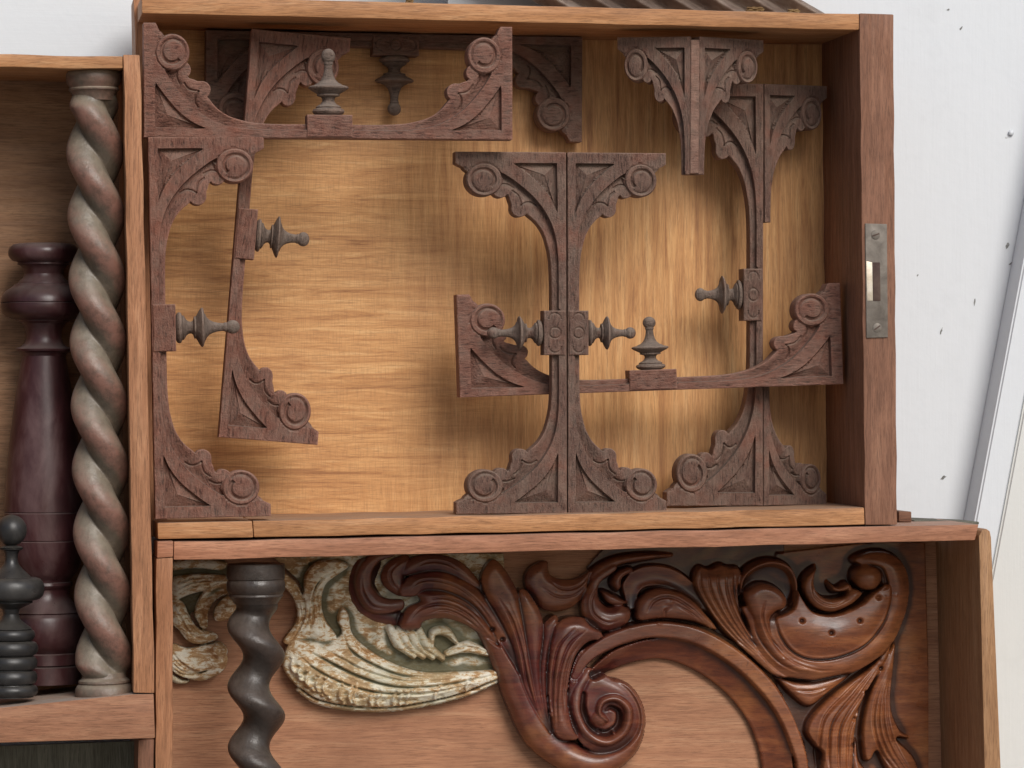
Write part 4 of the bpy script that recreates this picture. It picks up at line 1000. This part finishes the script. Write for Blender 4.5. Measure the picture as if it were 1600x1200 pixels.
# shell
G.mass(C((690, 600), (720, 545), (800, 530), (900, 545), (980, 500), (960, 430), (985, 370), (1020, 400), (1040, 500), (1120, 580), (1240, 650), (1400, 700), (1600, 700), (1850, 690), (1850, 715), (1740, 765), (1600, 815), (1450, 860), (1300, 885), (1100, 900), (900, 862), (760, 785), (684, 690)), 10, 42, 26)
for p, w, d in ((((780, 575), (900, 640), (1060, 720), (1250, 775), (1450, 775), (1650, 745), (1800, 715)), 3.2, 8), (((860, 560), (980, 630), (1120, 700), (1300, 745), (1500, 745), (1750, 710)), 2.4, 5),
              (((980, 500), (1030, 590), (1140, 660), (1300, 720), (1500, 728)), 3.4, 9), (((1010, 460), (1060, 560), (1180, 640), (1360, 695)), 2.2, 4), (((740, 600), (850, 690), (1020, 770), (1200, 810), (1420, 810), (1650, 765)), 2.6, 6)):
    G.cut(C(*p), w, d, 2.0)
for k in range(4):
    u, v = 612 + 15 * k, 984 + 1.2 * k
    st([(u, v), (u + 12, v + 22), (u + 36, v + 42)], [7, 9, 5], 16, [26, 34, 32], 'round', blend=1)
st([(676, 1012), (678, 990), (698, 988), (716, 1006)], [5, 8, 9, 4], 14, 32, 'round')
st([(700, 1022), (730, 1012), (768, 1022)], [6, 11, 6], 14, 28, 'flute', k=2)
for k, (u, v, a) in enumerate(((462, 1040, -35), (472, 1052, -30), (484, 1062, -25), (500, 1070, -18), (511, 1074, -18), (536, 1084, -10), (551, 1088, -8), (558, 1090, -8), (584, 1093, 0), (595, 1094, 0), (620, 1095, 4), (631, 1095, 6), (642, 1095, 6), (686, 1089, 12), (735, 1076, 14))):
    pts = [(u + 7 * math.cos(R(b + a)), v + 11 * math.sin(R(b + a))) for b in (105, 140, 180, 220, 255)]
    st([(u + 3, v), (u + 4, v)], [5, 5], 0, -3, 'soft', mode='add')
    st(pts, [1.2, 2.8, 3.4, 2.8, 1.2], 0, 8, 'soft', mode='add')
st([(468, 1079), (495, 1097), (540, 1107), (600, 1110), (660, 1103), (730, 1086), (790, 1061)], [4, 5, 5, 4.5, 4.5, 4.5, 3], 6, 22, 'round', blend=0.5)
yy, xx = np.mgrid[0:G.h.shape[0], 0:G.h.shape[1]]
G.h += 0.9 * np.sin(xx * 0.16 + 3 * np.sin(yy * 0.09)) * np.sin(yy * 0.21 + 2 * np.sin(xx * 0.07))
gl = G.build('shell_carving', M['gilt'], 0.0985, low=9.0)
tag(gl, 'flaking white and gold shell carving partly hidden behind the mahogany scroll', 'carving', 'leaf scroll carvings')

# ------------------------------------------------------------------ small things on top of the drawers
bm = bmesh.new(); rows = []
a0 = P(866, 18, 0.05); a1 = P(1290, 21, 0.05); ns, nt_ = 220, 14
ztop = 0
for j in range(nt_ + 1):
    t = j / nt_; row = []
    for i in range(ns + 1):
        s = i / ns; base = a0.lerp(a1, s)
        w = math.sin(s * 2 * math.pi * 6.8 + 1.0)
        row.append(bm.verts.new((base.x - 0.17 * t, base.y + 0.03 * t + 0.0065 * w, base.z - 0.0005 + 0.10 * t + 0.0006 * w)))
    rows.append(row)
for j in range(nt_):
    for i in range(ns): bm.faces.new((rows[j][i], rows[j][i + 1], rows[j + 1][i + 1], rows[j + 1][i]))
bmesh.ops.solidify(bm, geom=bm.faces[:], thickness=0.0016)
tag(from_bm('fluted_sheet', bm, M['rust'], smooth=60), 'rusty brown corrugated piece leaning on top of the golden drawer', 'sheet')
M['zinc'] = simple('grey_blue_sheet', ((0.36, 0.39, 0.42), (0.42, 0.45, 0.48), (0.5, 0.53, 0.55)), 20, 0.4, 0.5)
bm = bmesh.new(); prism(bm, [P(700, 11, 0.092), P(864.5, 14, 0.092), P(846, -70, 0.092), P(700, -70, 0.092)], Vector((0, 0.003, 0)))
tag(from_bm('grey_panel', bm, M['zinc']), 'plain grey blue panel standing on the top board left of the corrugated piece', 'panel')
def crumb(u, v, y, sx, sz, label):
    bm = bmesh.new(); bmesh.ops.create_icosphere(bm, subdivisions=3, radius=1)
    for vv in bm.verts:
        k = vv.co; f = 1 + 0.35 * math.sin(k.x * 5 + u) * math.cos(k.z * 6 + v) + 0.2 * math.sin(k.y * 9)
        vv.co = Vector((k.x * sx * f, k.y * sx * 0.5 * f, k.z * sz * f)) * PX
    o = from_bm('bark_crumb', bm, M['bark'], smooth=30); o.location = P(u, v, y)
    tag(o, label, 'debris', 'crumbs of bark on the top board')
crumb(640, 2.2, 0.02, 6, 3.2, 'tiny bark crumb on the top board left of the corrugated piece')
crumb(1180, 15, 0.012, 13, 4, 'flat bark crumb on the top board in front of the corrugated piece')
crumb(1240, 18, 0.012, 9, 3.5, 'bark crumb on the top board at the right end of the corrugated piece')
o = board('offcut_block', [(1404, 799), (1424, 799.5), (1424, 816), (1404, 816)], 0.045, 0.10, M['plank_dark'], None, cuts=0); tag(o, 'small dark red wood block on the lowest drawer behind the lock side', 'block')
o = board('thin_slat', [(1428, 812), (1530, 815), (1530, 819.5), (1428, 817)], 0.055, 0.10, M['grey_old'], None, cuts=0); tag(o, 'thin grey slat lying on top of the lowest drawer at right', 'slat')
